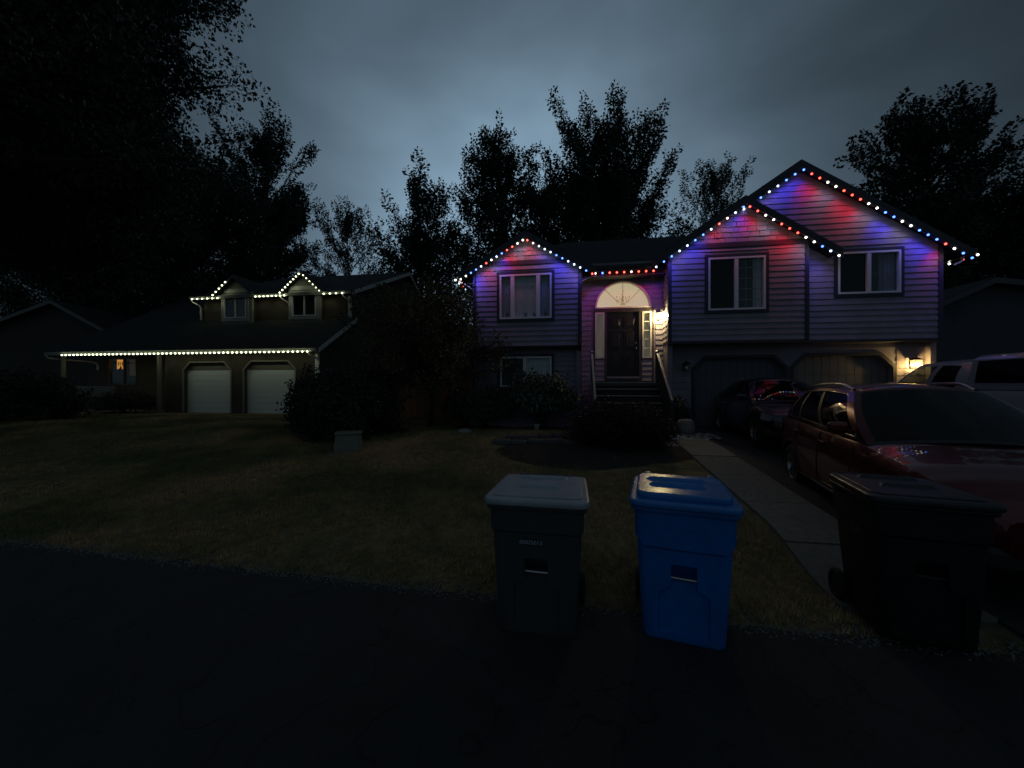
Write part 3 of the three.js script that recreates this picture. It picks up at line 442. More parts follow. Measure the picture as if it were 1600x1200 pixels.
// ------------------------------------------------------------------ neighbour's house with white lights
const LX = -8.6, LD = 17;
const toL = (x, y, z) => [LX + x * cT - z * sT, y, -(LD - x * sT - z * cT)];
const nb = thing('saltbox_house', 'dark brown house with two white garage doors and white lights along its eaves', 'house', [LX, 0, -LD], -TH);
{
  const G1 = { x0: -6.95, x1: -4.42, y0: 0.45, y1: 2.84, cut: 0.36 }, G2 = { x0: -3.7, x1: -1.12, y0: 0.45, y1: 2.86, cut: 0.36 }, PW = { x0: -13.55, x1: -11.75, y0: 1.8, y1: 3.25 };
  wall(nb, [[-8, 0.2], [0, 0.2], [0, 3.5], [-8, 3.5]], [G1, G2], 0, 0.16, brownWall);
  wall(nb, [[-15, 0.2], [-8, 0.2], [-8, 3.5], [-15, 3.5]], [PW], -1.6, 0.16, brownWall);
  put('wall', merge([box(-8.0, -7.84, 0.2, 3.5, -1.6, -0.16), box(-15, -14.84, 0.2, 3.5, -9, -1.76), box(-15, 0, 0.2, 6.4, -12.2, -12.05)]), brownWall, nb);
  // gable end towards the fence: saltbox outline
  { const s = new THREE.Shape(); [[0, 0.2], [14, 0.2], [14, 6.2], [9.0, 9.1], [2.5, 6.35], [2.5, 5.1], [0, 3.5]].forEach((p, i) => i ? s.lineTo(...p) : s.moveTo(...p)); const g = new THREE.ExtrudeGeometry(s, { depth: 0.15, bevelEnabled: false }); g.rotateY(Math.PI / 2); g.translate(-0.152, 0, -0.02); put('wall', g, brownWall, nb); }
  wall(nb, [[-8.6, 4.9], [0, 4.9], [0, 6.5], [-8.6, 6.5]], [], -2.5, 0.14, brownWall);
  put('wall', box(-8.6, -8.46, 4.9, 6.5, -12, -2.64), brownWall, nb);
  // roofs
  put('roof', slab([-14.3, 3.42, 0.45], [0.35, 3.42, 0.45], [0.35, 5.22, -2.5], [-14.3, 5.22, -2.5], [0, -0.12, 0]), roofMat, nb, 'long lower roof over the porch and garage');
  put('roof', slab([-14.3, 5.22, -2.51], [-8.5, 5.22, -2.51], [-8.5, 8.0, -7], [-14.3, 8.0, -7], [0, -0.12, 0]), roofMat, nb);
  put('roof', slab([-9.0, 6.5, -2.1], [0.35, 6.5, -2.1], [0.35, 9.35, -8.9], [-9.0, 9.35, -8.9], [0, -0.12, 0]), roofMat, nb, 'upper roof with two small dormers');
  put('roof', slab([0.35, 6.2, -14.2], [-9.0, 6.2, -14.2], [-9.0, 9.35, -8.9], [0.35, 9.35, -8.9], [0, -0.12, 0]), roofMat, nb);
  // rakes and eave boards
  const bargeBoard = (p, q) => put('barge_board', slab([p[0], p[1] - 0.2, p[2]], [q[0], q[1] - 0.2, q[2]], q, p, [-0.035, 0, 0]), whiteTrim, nb);
  bargeBoard([0.385, 3.4, 0.45], [0.385, 5.2, -2.5]); bargeBoard([0.385, 6.48, -2.1], [0.385, 9.33, -8.9]); bargeBoard([0.385, 9.33, -8.9], [0.385, 6.18, -14.2]);
  put('gutter', slab([-14.3, 3.25, 0.54], [0.3, 3.25, 0.54], [0.3, 3.4, 0.57], [-14.3, 3.4, 0.57], [0, 0, -0.1]), M([0.3, 0.3, 0.27], 0.25), nb);
  put('gutter', slab([-9.0, 6.33, -2.03], [0.3, 6.33, -2.03], [0.3, 6.47, -2.0], [-9.0, 6.47, -2.0], [0, 0, -0.09]), M([0.3, 0.3, 0.27], 0.25), nb);
  for (const [x, yt, z0, zw, yb] of [[0.1, 3.28, 0.5, 0.04, 0.5], [0.06, 6.36, -2.05, -2.46, 5.2], [-3.36, 6.36, -2.05, -2.46, 6.0], [-8.7, 6.36, -2.05, -2.46, 5.3], [-14.1, 3.28, 0.5, -1.5, 2.6]])
    put('downspout', merge([tube([[x - 0.22, yt, z0], [x - 0.2, yt - 0.12, z0 - 0.04], [x - 0.02, yt - 0.32, zw + 0.1], [x, yt - 0.46, zw + 0.04]], 0.04, 12, 6), bar([x, yt - 0.42, zw + 0.04], [x, yb, zw + 0.04], 0.08, 0.06)]), whiteTrim, nb);
  put('corner_board', merge([box(-0.12, 0.015, 0.3, 3.2, -0.12, 0.025)]), whiteTrim, nb);
  put('corner_board', merge([box(-0.1, 0.015, 5.05, 6.3, -2.62, -2.475)]), whiteTrim, nb);
  for (const x of [-8.0, -13.6]) put('porch_post', box(x - 0.06, x + 0.06, 0.4, 3.3, 0.2, 0.32), M([0.2, 0.18, 0.15], 0.7), nb);
  for (const g of [G1, G2]) { const d = new THREE.Group(); d.name = 'garage_door'; nb.add(d); const dy = (2.5 - 0.46) / 4; for (let k = 0; k < 4; k++) { const y0 = 0.46 + k * dy, list = []; for (let q = 0; q < 2; q++) list.push(slab([g.x0 - 0.04, y0 + q * dy / 2 + 0.003, -0.203], [g.x1 + 0.04, y0 + q * dy / 2 + 0.003, -0.203], [g.x1 + 0.04, y0 + (q + 1) * dy / 2 - 0.005, -0.207], [g.x0 - 0.04, y0 + (q + 1) * dy / 2 - 0.005, -0.207], [0, 0, -0.04])); list.push(box(g.x0 - 0.05, g.x1 + 0.05, y0, y0 + dy - 0.004, -0.26, -0.222)); put('panel', merge(list), whiteDoor, d); }
    put('header', box(g.x0 - 0.05, g.x1 + 0.05, 2.5, 2.95, -0.24, -0.19), M([0.16, 0.14, 0.11], 0.6), d);
    const c = g.cut, o = 0.07, pts = [[g.x0, g.y0], [g.x0, g.y1 - c], [g.x0 + c, g.y1], [g.x1 - c, g.y1], [g.x1, g.y1 - c], [g.x1, g.y0]], outs = [[g.x0 - o, g.y0], [g.x0 - o, g.y1 - c + 0.03], [g.x0 + c - 0.03, g.y1 + o], [g.x1 - c + 0.03, g.y1 + o], [g.x1 + o, g.y1 - c + 0.03], [g.x1 + o, g.y0]], tr = [];
    for (let k = 0; k < 5; k++) tr.push(slab([...outs[k], 0.03], [...pts[k], 0.03], [...pts[k + 1], 0.03], [...outs[k + 1], 0.03], [0, 0, -0.05])); put('door_trim', merge(tr), M([0.22, 0.2, 0.16], 0.6), d); }
  // dormers
  for (const [cx, w0, w1] of [[-6.18, -6.98, -5.66], [-2.28, -3.0, -1.64]]) {
    const x0 = cx - 0.92, x1 = cx + 0.86, d = new THREE.Group(); d.name = 'dormer'; nb.add(d);
    const hole = { x0: w0, x1: w1, y0: 5.3, y1: 6.42 };
    wall(d, [[x0, 5.0], [x1, 5.0], [x1, 6.75], [cx, 7.36], [x0, 6.75]], [hole], -2.15, 0.12, M([0.36, 0.35, 0.31], 0.7, { map: mottleT }), 'front_wall');
    put('cheek', merge([box(x0, x0 + 0.1, 5.0, 6.7, -3, -2.28), box(x1 - 0.1, x1, 5.0, 6.7, -3, -2.28)]), brownWall, d);
    put('roof', merge([slab([x0 - 0.25, 6.58, -1.85], [cx, 7.5, -1.85], [cx, 7.5, -4.6], [x0 - 0.25, 6.58, -4.6], [0, -0.1, 0]), slab([cx, 7.5, -1.85], [x1 + 0.25, 6.58, -1.85], [x1 + 0.25, 6.58, -4.6], [cx, 7.5, -4.6], [0, -0.1, 0])]), roofMat, d);
    put('fascia', merge([slab([x0 - 0.25, 6.42, -1.82], [cx, 7.34, -1.82], [cx, 7.48, -1.82], [x0 - 0.25, 6.56, -1.82], [0, 0, -0.03]), slab([cx, 7.34, -1.82], [x1 + 0.25, 6.42, -1.82], [x1 + 0.25, 6.56, -1.82], [cx, 7.48, -1.82], [0, 0, -0.03])]), M([0.05, 0.05, 0.045], 0.4), d);
    put('window', merge([frameGeo(w0, w1, 5.3, 6.42, -2.2, -2.11, 0.055), box((w0 + w1) / 2 - 0.03, (w0 + w1) / 2 + 0.03, 5.35, 6.37, -2.19, -2.12)]), vinylMat, d);
    put('pane', box(w0, w1, 5.31, 6.41, -2.18, -2.179), glassMat, d);
    put('trim', frameGeo(w0 - 0.16, w1 + 0.16, 5.14, 6.58, -2.15, -2.118, 0.16), M([0.42, 0.41, 0.37], 0.6), d);
    put('header', box(x0 + 0.15, x1 - 0.15, 6.62, 6.82, -2.15, -2.11), whiteTrim, d);
    put('blind', merge(Array.from({ length: 14 }, (_, i) => box((w0 + w1) / 2 + 0.05, w1 - 0.05, 5.36 + i * 0.075, 5.4 + i * 0.075, -2.26, -2.25))), M([0.12, 0.12, 0.12], 0.8), d);
  }
  // lit porch window with swagged curtain, porch rail
  const w = new THREE.Group(); w.name = 'window'; nb.add(w);
  put('frame', merge([frameGeo(-13.55, -11.75, 1.8, 3.25, -1.68, -1.56, 0.06), box(-12.62, -12.56, 1.86, 3.19, -1.67, -1.57)]), M([0.12, 0.1, 0.08], 0.6), w);
  for (const [a, b] of [[-13.5, -12.61], [-12.57, -11.8]]) put('pane', box(a, b, 1.85, 3.2, -1.63, -1.629), glassMat, w);
  const amber = M([0.4, 0.25, 0.1], 0.9); amber.emissive.setRGB(0.72, 0.27, 0.04); const dim = M([0.2, 0.12, 0.05], 0.9); dim.emissive.setRGB(0.016, 0.008, 0.002);
  const sh = new THREE.Shape(); [[-10.72, 2.62], [-10.15, 2.62], [-10.2, 2.45], [-10.26, 2.3], [-10.3, 2.08], [-10.4, 2.12], [-10.42, 2.24], [-10.52, 2.28], [-10.58, 2.14], [-10.72, 2.1]].forEach((p, i) => i ? sh.lineTo(p[0] - 2.6, p[1] + 0.55) : sh.moveTo(p[0] - 2.6, p[1] + 0.55)); sh.closePath();
  const sg = new THREE.ExtrudeGeometry(sh, { depth: 0.01, bevelEnabled: false }); sg.translate(0, 0, -1.8); put('lit_shade', sg, amber, w, 'small amber lit opening between dark drapes');
  put('lit_shade', box(-12.55, -11.85, 2.3, 3.17, -1.84, -1.83), dim, w, 'barely lit drape');
  for (const p of [-13.22, -13.1, -12.96]) put('drape', box(p - 0.02, p + 0.02, 2.85, 3.05, -1.79, -1.775), M([0.1, 0.05, 0.02], 0.9), w);
  const ra = new THREE.RectAreaLight(new THREE.Color(1, 0.38, 0.06), 0.35, 0.5, 0.5); ra.position.set(-13.03, 2.9, -1.54); ra.rotation.set(0, Math.PI, 0); nb.add(ra);
}
{ const t = thing('porch_railing', 'pale slatted railing of the dark porch under the amber window', 'railing', toL(-13.1, 0.42, 0.3), -TH);
  for (let k = 0; k < 5; k++) put('rail', box(0.4, 2.6, 0.85 + k * 0.1, 0.92 + k * 0.1, -0.02, 0.02), M([0.2, 0.2, 0.19], 0.6), t);
  for (const x of [0.4, 2.56]) put('post', box(x - 0.04, x + 0.04, 0, 1.34, -0.05, 0.021), M([0.2, 0.2, 0.19], 0.6), t); }
{
  const R = 0.036, G = n => 'G'.repeat(n);
  lightString('long level string of white lights along the porch and garage gutter', [-13.1, 3.24, 0.62], [-0.05, 3.24, 0.62], G(58), toL, R, 4, 1);
  lightString('short string of white lights on the eave between the last dormer and the gable end', [-1.1, 6.34, -1.96], [-0.1, 6.34, -1.96], G(4), toL, R, 4);
  lightString('string of white lights on the eave between the two dormers', [-4.95, 6.34, -1.96], [-3.3, 6.34, -1.96], G(8), toL, R, 4);
  lightString('string of white lights climbing the dormer nearer the fence', [-3.4, 6.44, -1.78], [-2.34, 7.34, -1.78], G(8), toL, R, 4);
  lightString('string of small white lights descending the dormer nearer the fence', [-2.1, 7.26, -1.78], [-1.22, 6.46, -1.78], G(6), toL, R * 0.75, 3);
  lightString('string of white lights climbing the dormer half hidden by the big tree', [-7.3, 6.46, -1.78], [-6.55, 7.1, -1.78], G(5), toL, R, 3);
  lightString('short string of white lights at the eave beside the big tree', [-8.75, 6.34, -1.96], [-7.2, 6.34, -1.96], G(6), toL, R, 3);
}

// ------------------------------------------------------------------ further houses
function plainHouse(name, label, pos, turn, w, h, d, pk, ph, mat, board) {
  const t = thing(name, label, 'house', pos, turn);
  wall(t, [[0, -0.3], [w, -0.3], [w, h], [pk, ph], [0, h]], [], 0, 0.2, mat);
  put('wall', merge([box(0, 0.2, -0.3, h, -d, -0.2), box(w - 0.2, w, -0.3, h, -d, -0.2), box(0, w, -0.3, h, -d - 0.2, -d)]), mat, t);
  const sl = (ph - h) / pk, sr = (ph - h) / (w - pk), o = 0.35;
  put('roof', merge([slab([-o, h - o * sl + 0.1, 0.35], [pk, ph + 0.1, 0.35], [pk, ph + 0.1, -d - 0.4], [-o, h - o * sl + 0.1, -d - 0.4], [0, -0.1, 0]), slab([pk, ph + 0.1, 0.35], [w + o, h - o * sr + 0.1, 0.35], [w + o, h - o * sr + 0.1, -d - 0.4], [pk, ph + 0.1, -d - 0.4], [0, -0.1, 0])]), roofMat, t);
  put('barge_board', merge([slab([-o, h - o * sl - 0.12, 0.38], [pk, ph - 0.12, 0.38], [pk, ph + 0.08, 0.38], [-o, h - o * sl + 0.08, 0.38], [0, 0, -0.03]), slab([pk, ph - 0.12, 0.38], [w + o, h - o * sr - 0.12, 0.38], [w + o, h - o * sr + 0.08, 0.38], [pk, ph + 0.08, 0.38], [0, 0, -0.03])]), board, t);
  return t;
}
plainHouse('gabled_house', 'unlit dark grey house behind the white pickup', [15.2, 0.4, -14.2], -0.12, 9, 4.2, 9, 2.0, 5.15, M([0.075, 0.08, 0.09], 0.85, { map: mottleT }), M([0.075, 0.075, 0.08], 0.6));
plainHouse('gabled_house', 'unlit house mostly swallowed by the shade of the big tree', [-30, 0.4, -21], 0.1, 8, 4.0, 9, 4.6, 6.0, M([0.06, 0.055, 0.05], 0.85), M([0.16, 0.16, 0.15], 0.6));

// ------------------------------------------------------------------ fence between the houses
{
  const f = thing('wooden_fence', 'reddish wooden board fence closing the gap between the two houses', 'fence', [-5.4, 0.44, -15.6], -TH), r = rng(11);
  const mats = [0, 1, 2].map(i => M([0.34 + 0.06 * i, 0.17 + 0.024 * i, 0.075 + 0.01 * i], 0.8, { map: mottleT, bumpMap: grainT, bumpScale: 0.003 }));
  for (let i = 0; i < 27; i++) put('board', box(i * 0.145, i * 0.145 + 0.137, 0.02, 1.72 + r() * 0.025, -0.01 - r() * 0.004, 0.012), mats[Math.floor(r() * 3)], f);
  for (const y of [0.35, 1.4]) put('rail', box(0, 3.9, y, y + 0.09, -0.05, -0.016), mats[0], f);
  for (const x of [0.05, 1.95, 3.85]) put('post', box(x - 0.045, x + 0.045, -0.1, 1.8, -0.14, -0.052), mats[1], f);
}

// ------------------------------------------------------------------ vehicles (front of each points to its own +z)
const tyreMat = M([0.012, 0.012, 0.013], 0.8), rimMat = M([0.32, 0.33, 0.35], 0.28, { metalness: 1 }), plasticMat = M([0.018, 0.018, 0.02], 0.55), cabinMat = M([0.02, 0.019, 0.018], 0.9);
const carGlass = PM([0.30, 0.33, 0.34], 0.01, { transmission: 1, thickness: 0, ior: 1.5 });
const darkGlass = PM([0.10, 0.11, 0.12], 0.01, { transmission: 1, thickness: 0, ior: 1.5 });
const chromeMat = M([0.6, 0.6, 0.62], 0.12, { metalness: 1 });
const lampMat = PM([0.5, 0.52, 0.55], 0.05, { clearcoat: 1, metalness: 0.5 });
function wheelGeo(R, w, spokes) {
  const ty = [[R * 0.66, -w / 2], [R * 0.93, -w / 2], [R, -w * 0.36], [R, w * 0.36], [R * 0.93, w / 2], [R * 0.66, w / 2], [R * 0.62, w * 0.3], [R * 0.62, -w * 0.3], [R * 0.66, -w / 2]].map(p => new THREE.Vector2(...p));
  const tyre = new THREE.LatheGeometry(ty, 36).rotateZ(-Math.PI / 2);
  const rim = [new THREE.LatheGeometry([[R * 0.58, w * 0.2], [R * 0.63, w * 0.46], [R * 0.67, w * 0.47], [R * 0.67, w * 0.3]].map(p => new THREE.Vector2(...p)), 36).rotateZ(-Math.PI / 2), new THREE.CylinderGeometry(R * 0.14, R * 0.17, w * 0.2, 16).rotateZ(-Math.PI / 2).translate(w * 0.34, 0, 0)];
  for (let k = 0; k < spokes; k++) for (const s of [-1, 1]) { const a = k / spokes * 2 * Math.PI; rim.push(bar([w * 0.38, R * 0.1 * Math.cos(a), R * 0.1 * Math.sin(a)], [w * 0.42, R * 0.63 * Math.cos(a + s * 0.16), R * 0.63 * Math.sin(a + s * 0.16)], R * 0.075, R * 0.05)); }
  return { tyre, rim: merge(rim), back: new THREE.CylinderGeometry(R * 0.6, R * 0.6, 0.02, 24).rotateZ(Math.PI / 2).translate(w * 0.05, 0, 0) };
}
const ev = new Evaluator(); ev.attributes = ['position', 'normal'];
function cut(geo, tools) { let b = new Brush(geo); b.updateMatrixWorld(); for (const t of tools) { const q = new Brush(t); q.updateMatrixWorld(); b = ev.evaluate(b, q, SUBTRACTION); } return b.geometry; }
function lerpTab(tab, z, k) { if (z <= tab[0][0]) return tab[0][k]; for (let i = 1; i < tab.length; i++) if (z <= tab[i][0]) { const a = tab[i - 1], b = tab[i]; let t = (z - a[0]) / (b[0] - a[0]); t = t * t * (3 - 2 * t) * 0.5 + t * 0.5; return a[k] + (b[k] - a[k]) * t; } return tab[tab.length - 1][k]; }
function makeCar(name, label, cat, pos, turn, c) {
  const o = thing(name, label, cat, pos, turn), hw = z => lerpTab(c.body, z, 1), yb = z => lerpTab(c.body, z, 2), ys = z => lerpTab(c.body, z, 3), yt = z => lerpTab(c.body, z, 4);
  // body shell: rings across the car
  const rings = [], z0 = c.body[0][0], z1 = c.body[c.body.length - 1][0], N = 64;
  for (let i = 0; i <= N; i++) {
    const z = z0 + (z1 - z0) * (0.5 - 0.5 * Math.cos(Math.PI * i / N)), w = hw(z), b = yb(z), s = ys(z), t = yt(z), H = s - b;
    const half = [[0, b], [w * 0.6, b], [w * 0.9, b + 0.01], [w * 0.965, b + 0.06], [w * 0.985, b + 0.18 * H], [w, b + 0.4 * H], [w, b + 0.55 * H], [w * 0.992, b + 0.66 * H], [w * 0.975, b + 0.82 * H], [w * 0.955, b + 0.93 * H], [w * 0.925, s], [w * 0.86, s + (t - s) * 0.25], [w * 0.74, s + (t - s) * 0.55], [w * 0.5, s + (t - s) * 0.85], [w * 0.25, s + (t - s) * 0.97], [0, t]];
    const ring = half.map(p => [p[0], p[1], z]); for (let k = half.length - 2; k > 0; k--) ring.push([-half[k][0], half[k][1], z]); rings.push(ring);
  }
  let bg = loft(rings); bg.deleteAttribute('uv');
  const tools = [];
  for (const z of [c.zf, c.zr]) for (const s of [-1, 1]) { const g = new THREE.CylinderGeometry(c.R * 1.13, c.R * 1.13, 0.42, 36).rotateZ(Math.PI / 2).translate(s * (c.w - 0.12), c.R, z); g.deleteAttribute('uv'); tools.push(g); }
  bg = cut(bg, tools);
  put('body', toCreasedNormals(clean(bg), 0.5), c.paint, o);
  const wg = wheelGeo(c.R, c.tw ?? 0.22, c.spokes ?? 5);
  for (const z of [c.zf, c.zr]) for (const s of [-1, 1]) {
    const w = new THREE.Group(); w.name = 'wheel'; w.position.set(s * (c.w - 0.135), c.R, z); if (s < 0) w.rotation.y = Math.PI; o.add(w);
    put('tyre', wg.tyre, tyreMat, w); put('rim', wg.rim, rimMat, w); put('brake_disc', wg.back, plasticMat, w);
    const arch = []; for (let k = 0; k < 20; k++) { const a = Math.PI * k / 20 - 0.05, b = Math.PI * (k + 1) / 20 + 0.05, r0 = c.R * 1.1, r1 = c.R * 1.22; arch.push([a, b, r0, r1]); }
    if (c.cladding) put('wheel_arch', merge(arch.map(([a, b, r0, r1]) => slab([s * (hw(z) + 0.004), c.R + r0 * Math.sin(a), z + r0 * Math.cos(a)], [s * (hw(z) + 0.004), c.R + r1 * Math.sin(a), z + r1 * Math.cos(a)], [s * (hw(z) + 0.004), c.R + r1 * Math.sin(b), z + r1 * Math.cos(b)], [s * (hw(z) + 0.004), c.R + r0 * Math.sin(b), z + r0 * Math.cos(b)], [-s * 0.03, 0, 0]))), plasticMat, o);
  }
  // greenhouse: lower line on the shoulder, upper line at the roof edge
  const G = c.glass; // A: windshield base z, B: roof front z, C: roof rear z, D: rear glass base z
  const low = u => { const z = G.A + (G.D - G.A) * u; return [hw(z) * 0.905, ys(z) + 0.012, z]; };
  const top = u => { const z = G.B + (G.C - G.B) * u, k = 1 - Math.pow(Math.abs(2 * u - 1), 2.5); return [G.wr * (0.94 + 0.06 * k), G.h - (G.drop ?? 0.06) + (G.drop ?? 0.06) * (1 - Math.pow(2 * u - (G.pk ?? 0.9), 2) * 0.75), z]; };
  const side = s => (u, v) => { const a = low(u), b = top(u), e = 0.055 * Math.sin(Math.PI * v) * 1; return [s * (a[0] + (b[0] - a[0]) * v + e), a[1] + (b[1] - a[1]) * v, a[2] + (b[2] - a[2]) * v]; };
  const inset = (f, s, d) => (u, v) => { const p = f(u, v); return [p[0] - s * d, p[1], p[2]]; };
  const sub = (f, u0, u1, v0, v1, slant = 0) => (u, v) => { const vv = v0 + (v1 - v0) * v; return f(u0 + (u1 - u0) * u + slant * (vv - v0) * u, vv); };
  for (const s of [-1, 1]) {
    const F = side(s), fl = s < 0;
    // painted surround strips and pillars
    const strips = [patch(sub(F, 0, 1, 0, G.v0), 40, 2, fl), patch(sub(F, 0, 1, G.v1, 1), 40, 3, fl)];
    for (const [a, b] of G.pillars) strips.push(patch(sub(F, a, b, G.v0, G.v1), 4, 8, fl));
    put('pillar', merge(strips), c.paint, o);
    for (const [a, b] of G.black ?? []) put('pillar', patch(sub(inset(F, s, 0.004), a, b, G.v0, G.v1), 4, 8, fl), plasticMat, o);
    for (const [a, b, dark] of G.panes) put('side_window', patch(sub(inset(F, s, 0.012), a, b, G.v0 - 0.01, G.v1 + 0.01), 14, 8, fl), dark ? darkGlass : carGlass, o);
    if (G.chrome) { const pts = []; const [ua, ub] = G.chrome; for (let i = 0; i <= 20; i++) pts.push(F(ua + (ub - ua) * i / 20, G.v0 - 0.005)); for (let i = 20; i >= 0; i--) pts.push(F(ua + (ub - ua) * i / 20, G.v1 + 0.005)); pts.push(pts[0]); put('chrome_trim', new THREE.TubeGeometry(new THREE.CatmullRomCurve3(pts.map(p => new THREE.Vector3(p[0] + s * 0.004, p[1], p[2])), false, 'catmullrom', 0.1), 90, 0.009, 6), chromeMat, o); }
    // mirror
    { const m = new RoundedBoxGeometry(0.2, 0.135, 0.1, 3, 0.045); const a = F(G.mir ?? 0.07, G.v0 + 0.02); m.translate(a[0] + s * 0.13, a[1] + 0.075, a[2]); put('mirror', merge([m, bar([a[0] - s * 0.02, a[1] + 0.03, a[2]], [a[0] + s * 0.08, a[1] + 0.06, a[2]], 0.05, 0.04)]), c.paint, o); }
    // door seams and handles
    for (const z of c.seams ?? []) { const pts = []; for (let i = 0; i <= 8; i++) { const y = yb(z) + 0.1 + (ys(z) - yb(z) - 0.11) * i / 8; pts.push([s * (hw(z) * (i < 5 ? 1 : 0.99 - (i - 5) * 0.012) + 0.002), y, z]); } put('door_seam', tube(pts, 0.006, 10, 4), plasticMat, o); }
    for (const z of c.handles ?? []) { const g = new RoundedBoxGeometry(0.03, 0.03, 0.19, 2, 0.012); g.translate(s * (hw(z) * 0.985 + 0.012), ys(z) - 0.13, z); put('door_handle', g, c.handleMat ?? c.paint, o); }
    if (c.sill) put('sill_strip', bar([s * (hw(c.zr + 0.5) + 0.002), c.sill, c.zr + 0.48], [s * (hw(c.zf - 0.5) + 0.002), c.sill, c.zf - 0.48], 0.02, 0.022), chromeMat, o);
    if (c.rails) put('roof_rail', tube([0.06, 0.2, 0.4, 0.6, 0.8, 0.95].map((u, i) => { const p = top(u); return [s * (p[0] - 0.05), p[1] + (i === 0 || i === 5 ? 0.015 : 0.065), p[2]]; }), 0.02, 30, 7), M([0.4, 0.4, 0.42], 0.3, { metalness: 1 }), o);
    // lamps
    for (const L of c.lamps) { const g = patch((u, v) => { const z = L[0] + (L[1] - L[0]) * u, q = v; const y = L[2] + (L[3] - L[2]) * q + (L[4] ?? 0) * u; const w = hw(z); return [s * (w * (1.0 - 0.02 * q) + 0.008) * (1 - (L[6] ?? 0) * u * (1 - q)), y, z + (L[7] ?? 0) * q]; }, 8, 4, fl); put(L[5], g, L[5] === 'taillight' ? M([0.25, 0.01, 0.01], 0.1) : lampMat, o); }
  }
  // roof
  put('roof', patch((u, v) => { const p = top(v), x = (2 * u - 1); return [x * p[0], p[1] + 0.055 * (1 - Math.pow(Math.abs(x), 2.4)) + 0.02 * (1 - Math.exp(-v / 0.03)) * (1 - x * x), p[2]]; }, 24, 90, true), c.paint, o);
  const cross = (u, lowZ, lowY, lw, b) => 0;
  const glassEnd = (end) => (u, v) => { // end 0 windshield, 1 rear glass
    const uu = end, a = low(uu), b = top(uu), x = 2 * u - 1, bow = (end ? -1 : 1) * (0.16 * (1 - v) + 0.10 * v) * (1 - x * x), w = a[0] + (b[0] - a[0]) * v + 0.055 * Math.sin(Math.PI * v);
    const yc = (yt(a[2]) - ys(a[2])) * (1 - x * x) * (1 - v) + 0.055 * (1 - Math.pow(Math.abs(x), 2.4)) * v;
    return [x * w, a[1] + (b[1] - a[1]) * v + yc, a[2] + (b[2] - a[2]) * v + bow];
  };
  const ws = glassEnd(0), rg = glassEnd(1), clampUV = (f, m0, m1) => (u, v) => f(m0 + (1 - 2 * m0) * u, m1 + (1 - m1 - 0.03) * v);
  put('windshield', patch(clampUV(ws, 0.045, 0.04), 20, 12), carGlass, o);
  put('rear_window', patch(clampUV(rg, 0.06, 0.12), 20, 12, true), c.rearGlass ?? darkGlass, o);
  for (const s of [0, 1]) put('pillar', merge([patch((u, v) => ws(s ? 1 - 0.048 * u : 0.048 * u, v), 3, 12, !s), patch((u, v) => rg(s ? 1 - 0.064 * u : 0.064 * u, v), 3, 12, !!s)]), c.paint, o);
  put('window_edge', merge([patch((u, v) => ws(u, 0.965 + 0.035 * v), 20, 1), patch((u, v) => rg(u, 0.965 + 0.035 * v), 20, 1, true), patch((u, v) => rg(u, 0.125 * v), 20, 1, true)]), c.paint, o);
  put('cowl', patch((u, v) => { const p = ws(u, 0.045 * v); return [p[0], p[1] + 0.002, p[2] + 0.02 * (1 - v)]; }, 20, 1), plasticMat, o);
  // cabin: floor at the belt, dashboard, seats
  put('cabin', merge([patch((u, v) => { const z = G.A - 0.12 + (G.D + 0.1 - G.A + 0.12) * v; return [(2 * u - 1) * hw(z) * 0.88, yt(z) + 0.012, z]; }, 4, 20), new RoundedBoxGeometry(1.3, 0.12, 0.3, 2, 0.05).translate(0, ys(G.A - 0.3) + 0.06, G.A - 0.32)]), cabinMat, o);
  for (const [x, z] of c.seats) { put('seat', merge([new RoundedBoxGeometry(0.5, 0.5, 0.16, 3, 0.06).translate(x, ys(z) + 0.12, z), new RoundedBoxGeometry(0.27, 0.17, 0.1, 3, 0.045).translate(x, ys(z) + 0.45, z - 0.02)]), cabinMat, o); }
  for (const p of c.extra ?? []) put(p[0], p[1], p[2], o);
  return o;
}
const paint = (rgb, rough = 0.3, metal = 0.0) => PM(rgb, rough, { clearcoat: 1, clearcoatRoughness: 0.03, metalness: metal });
const place = (X, D, lift = 0) => [X, groundY(X, -D) + 0.014 + lift, -D];
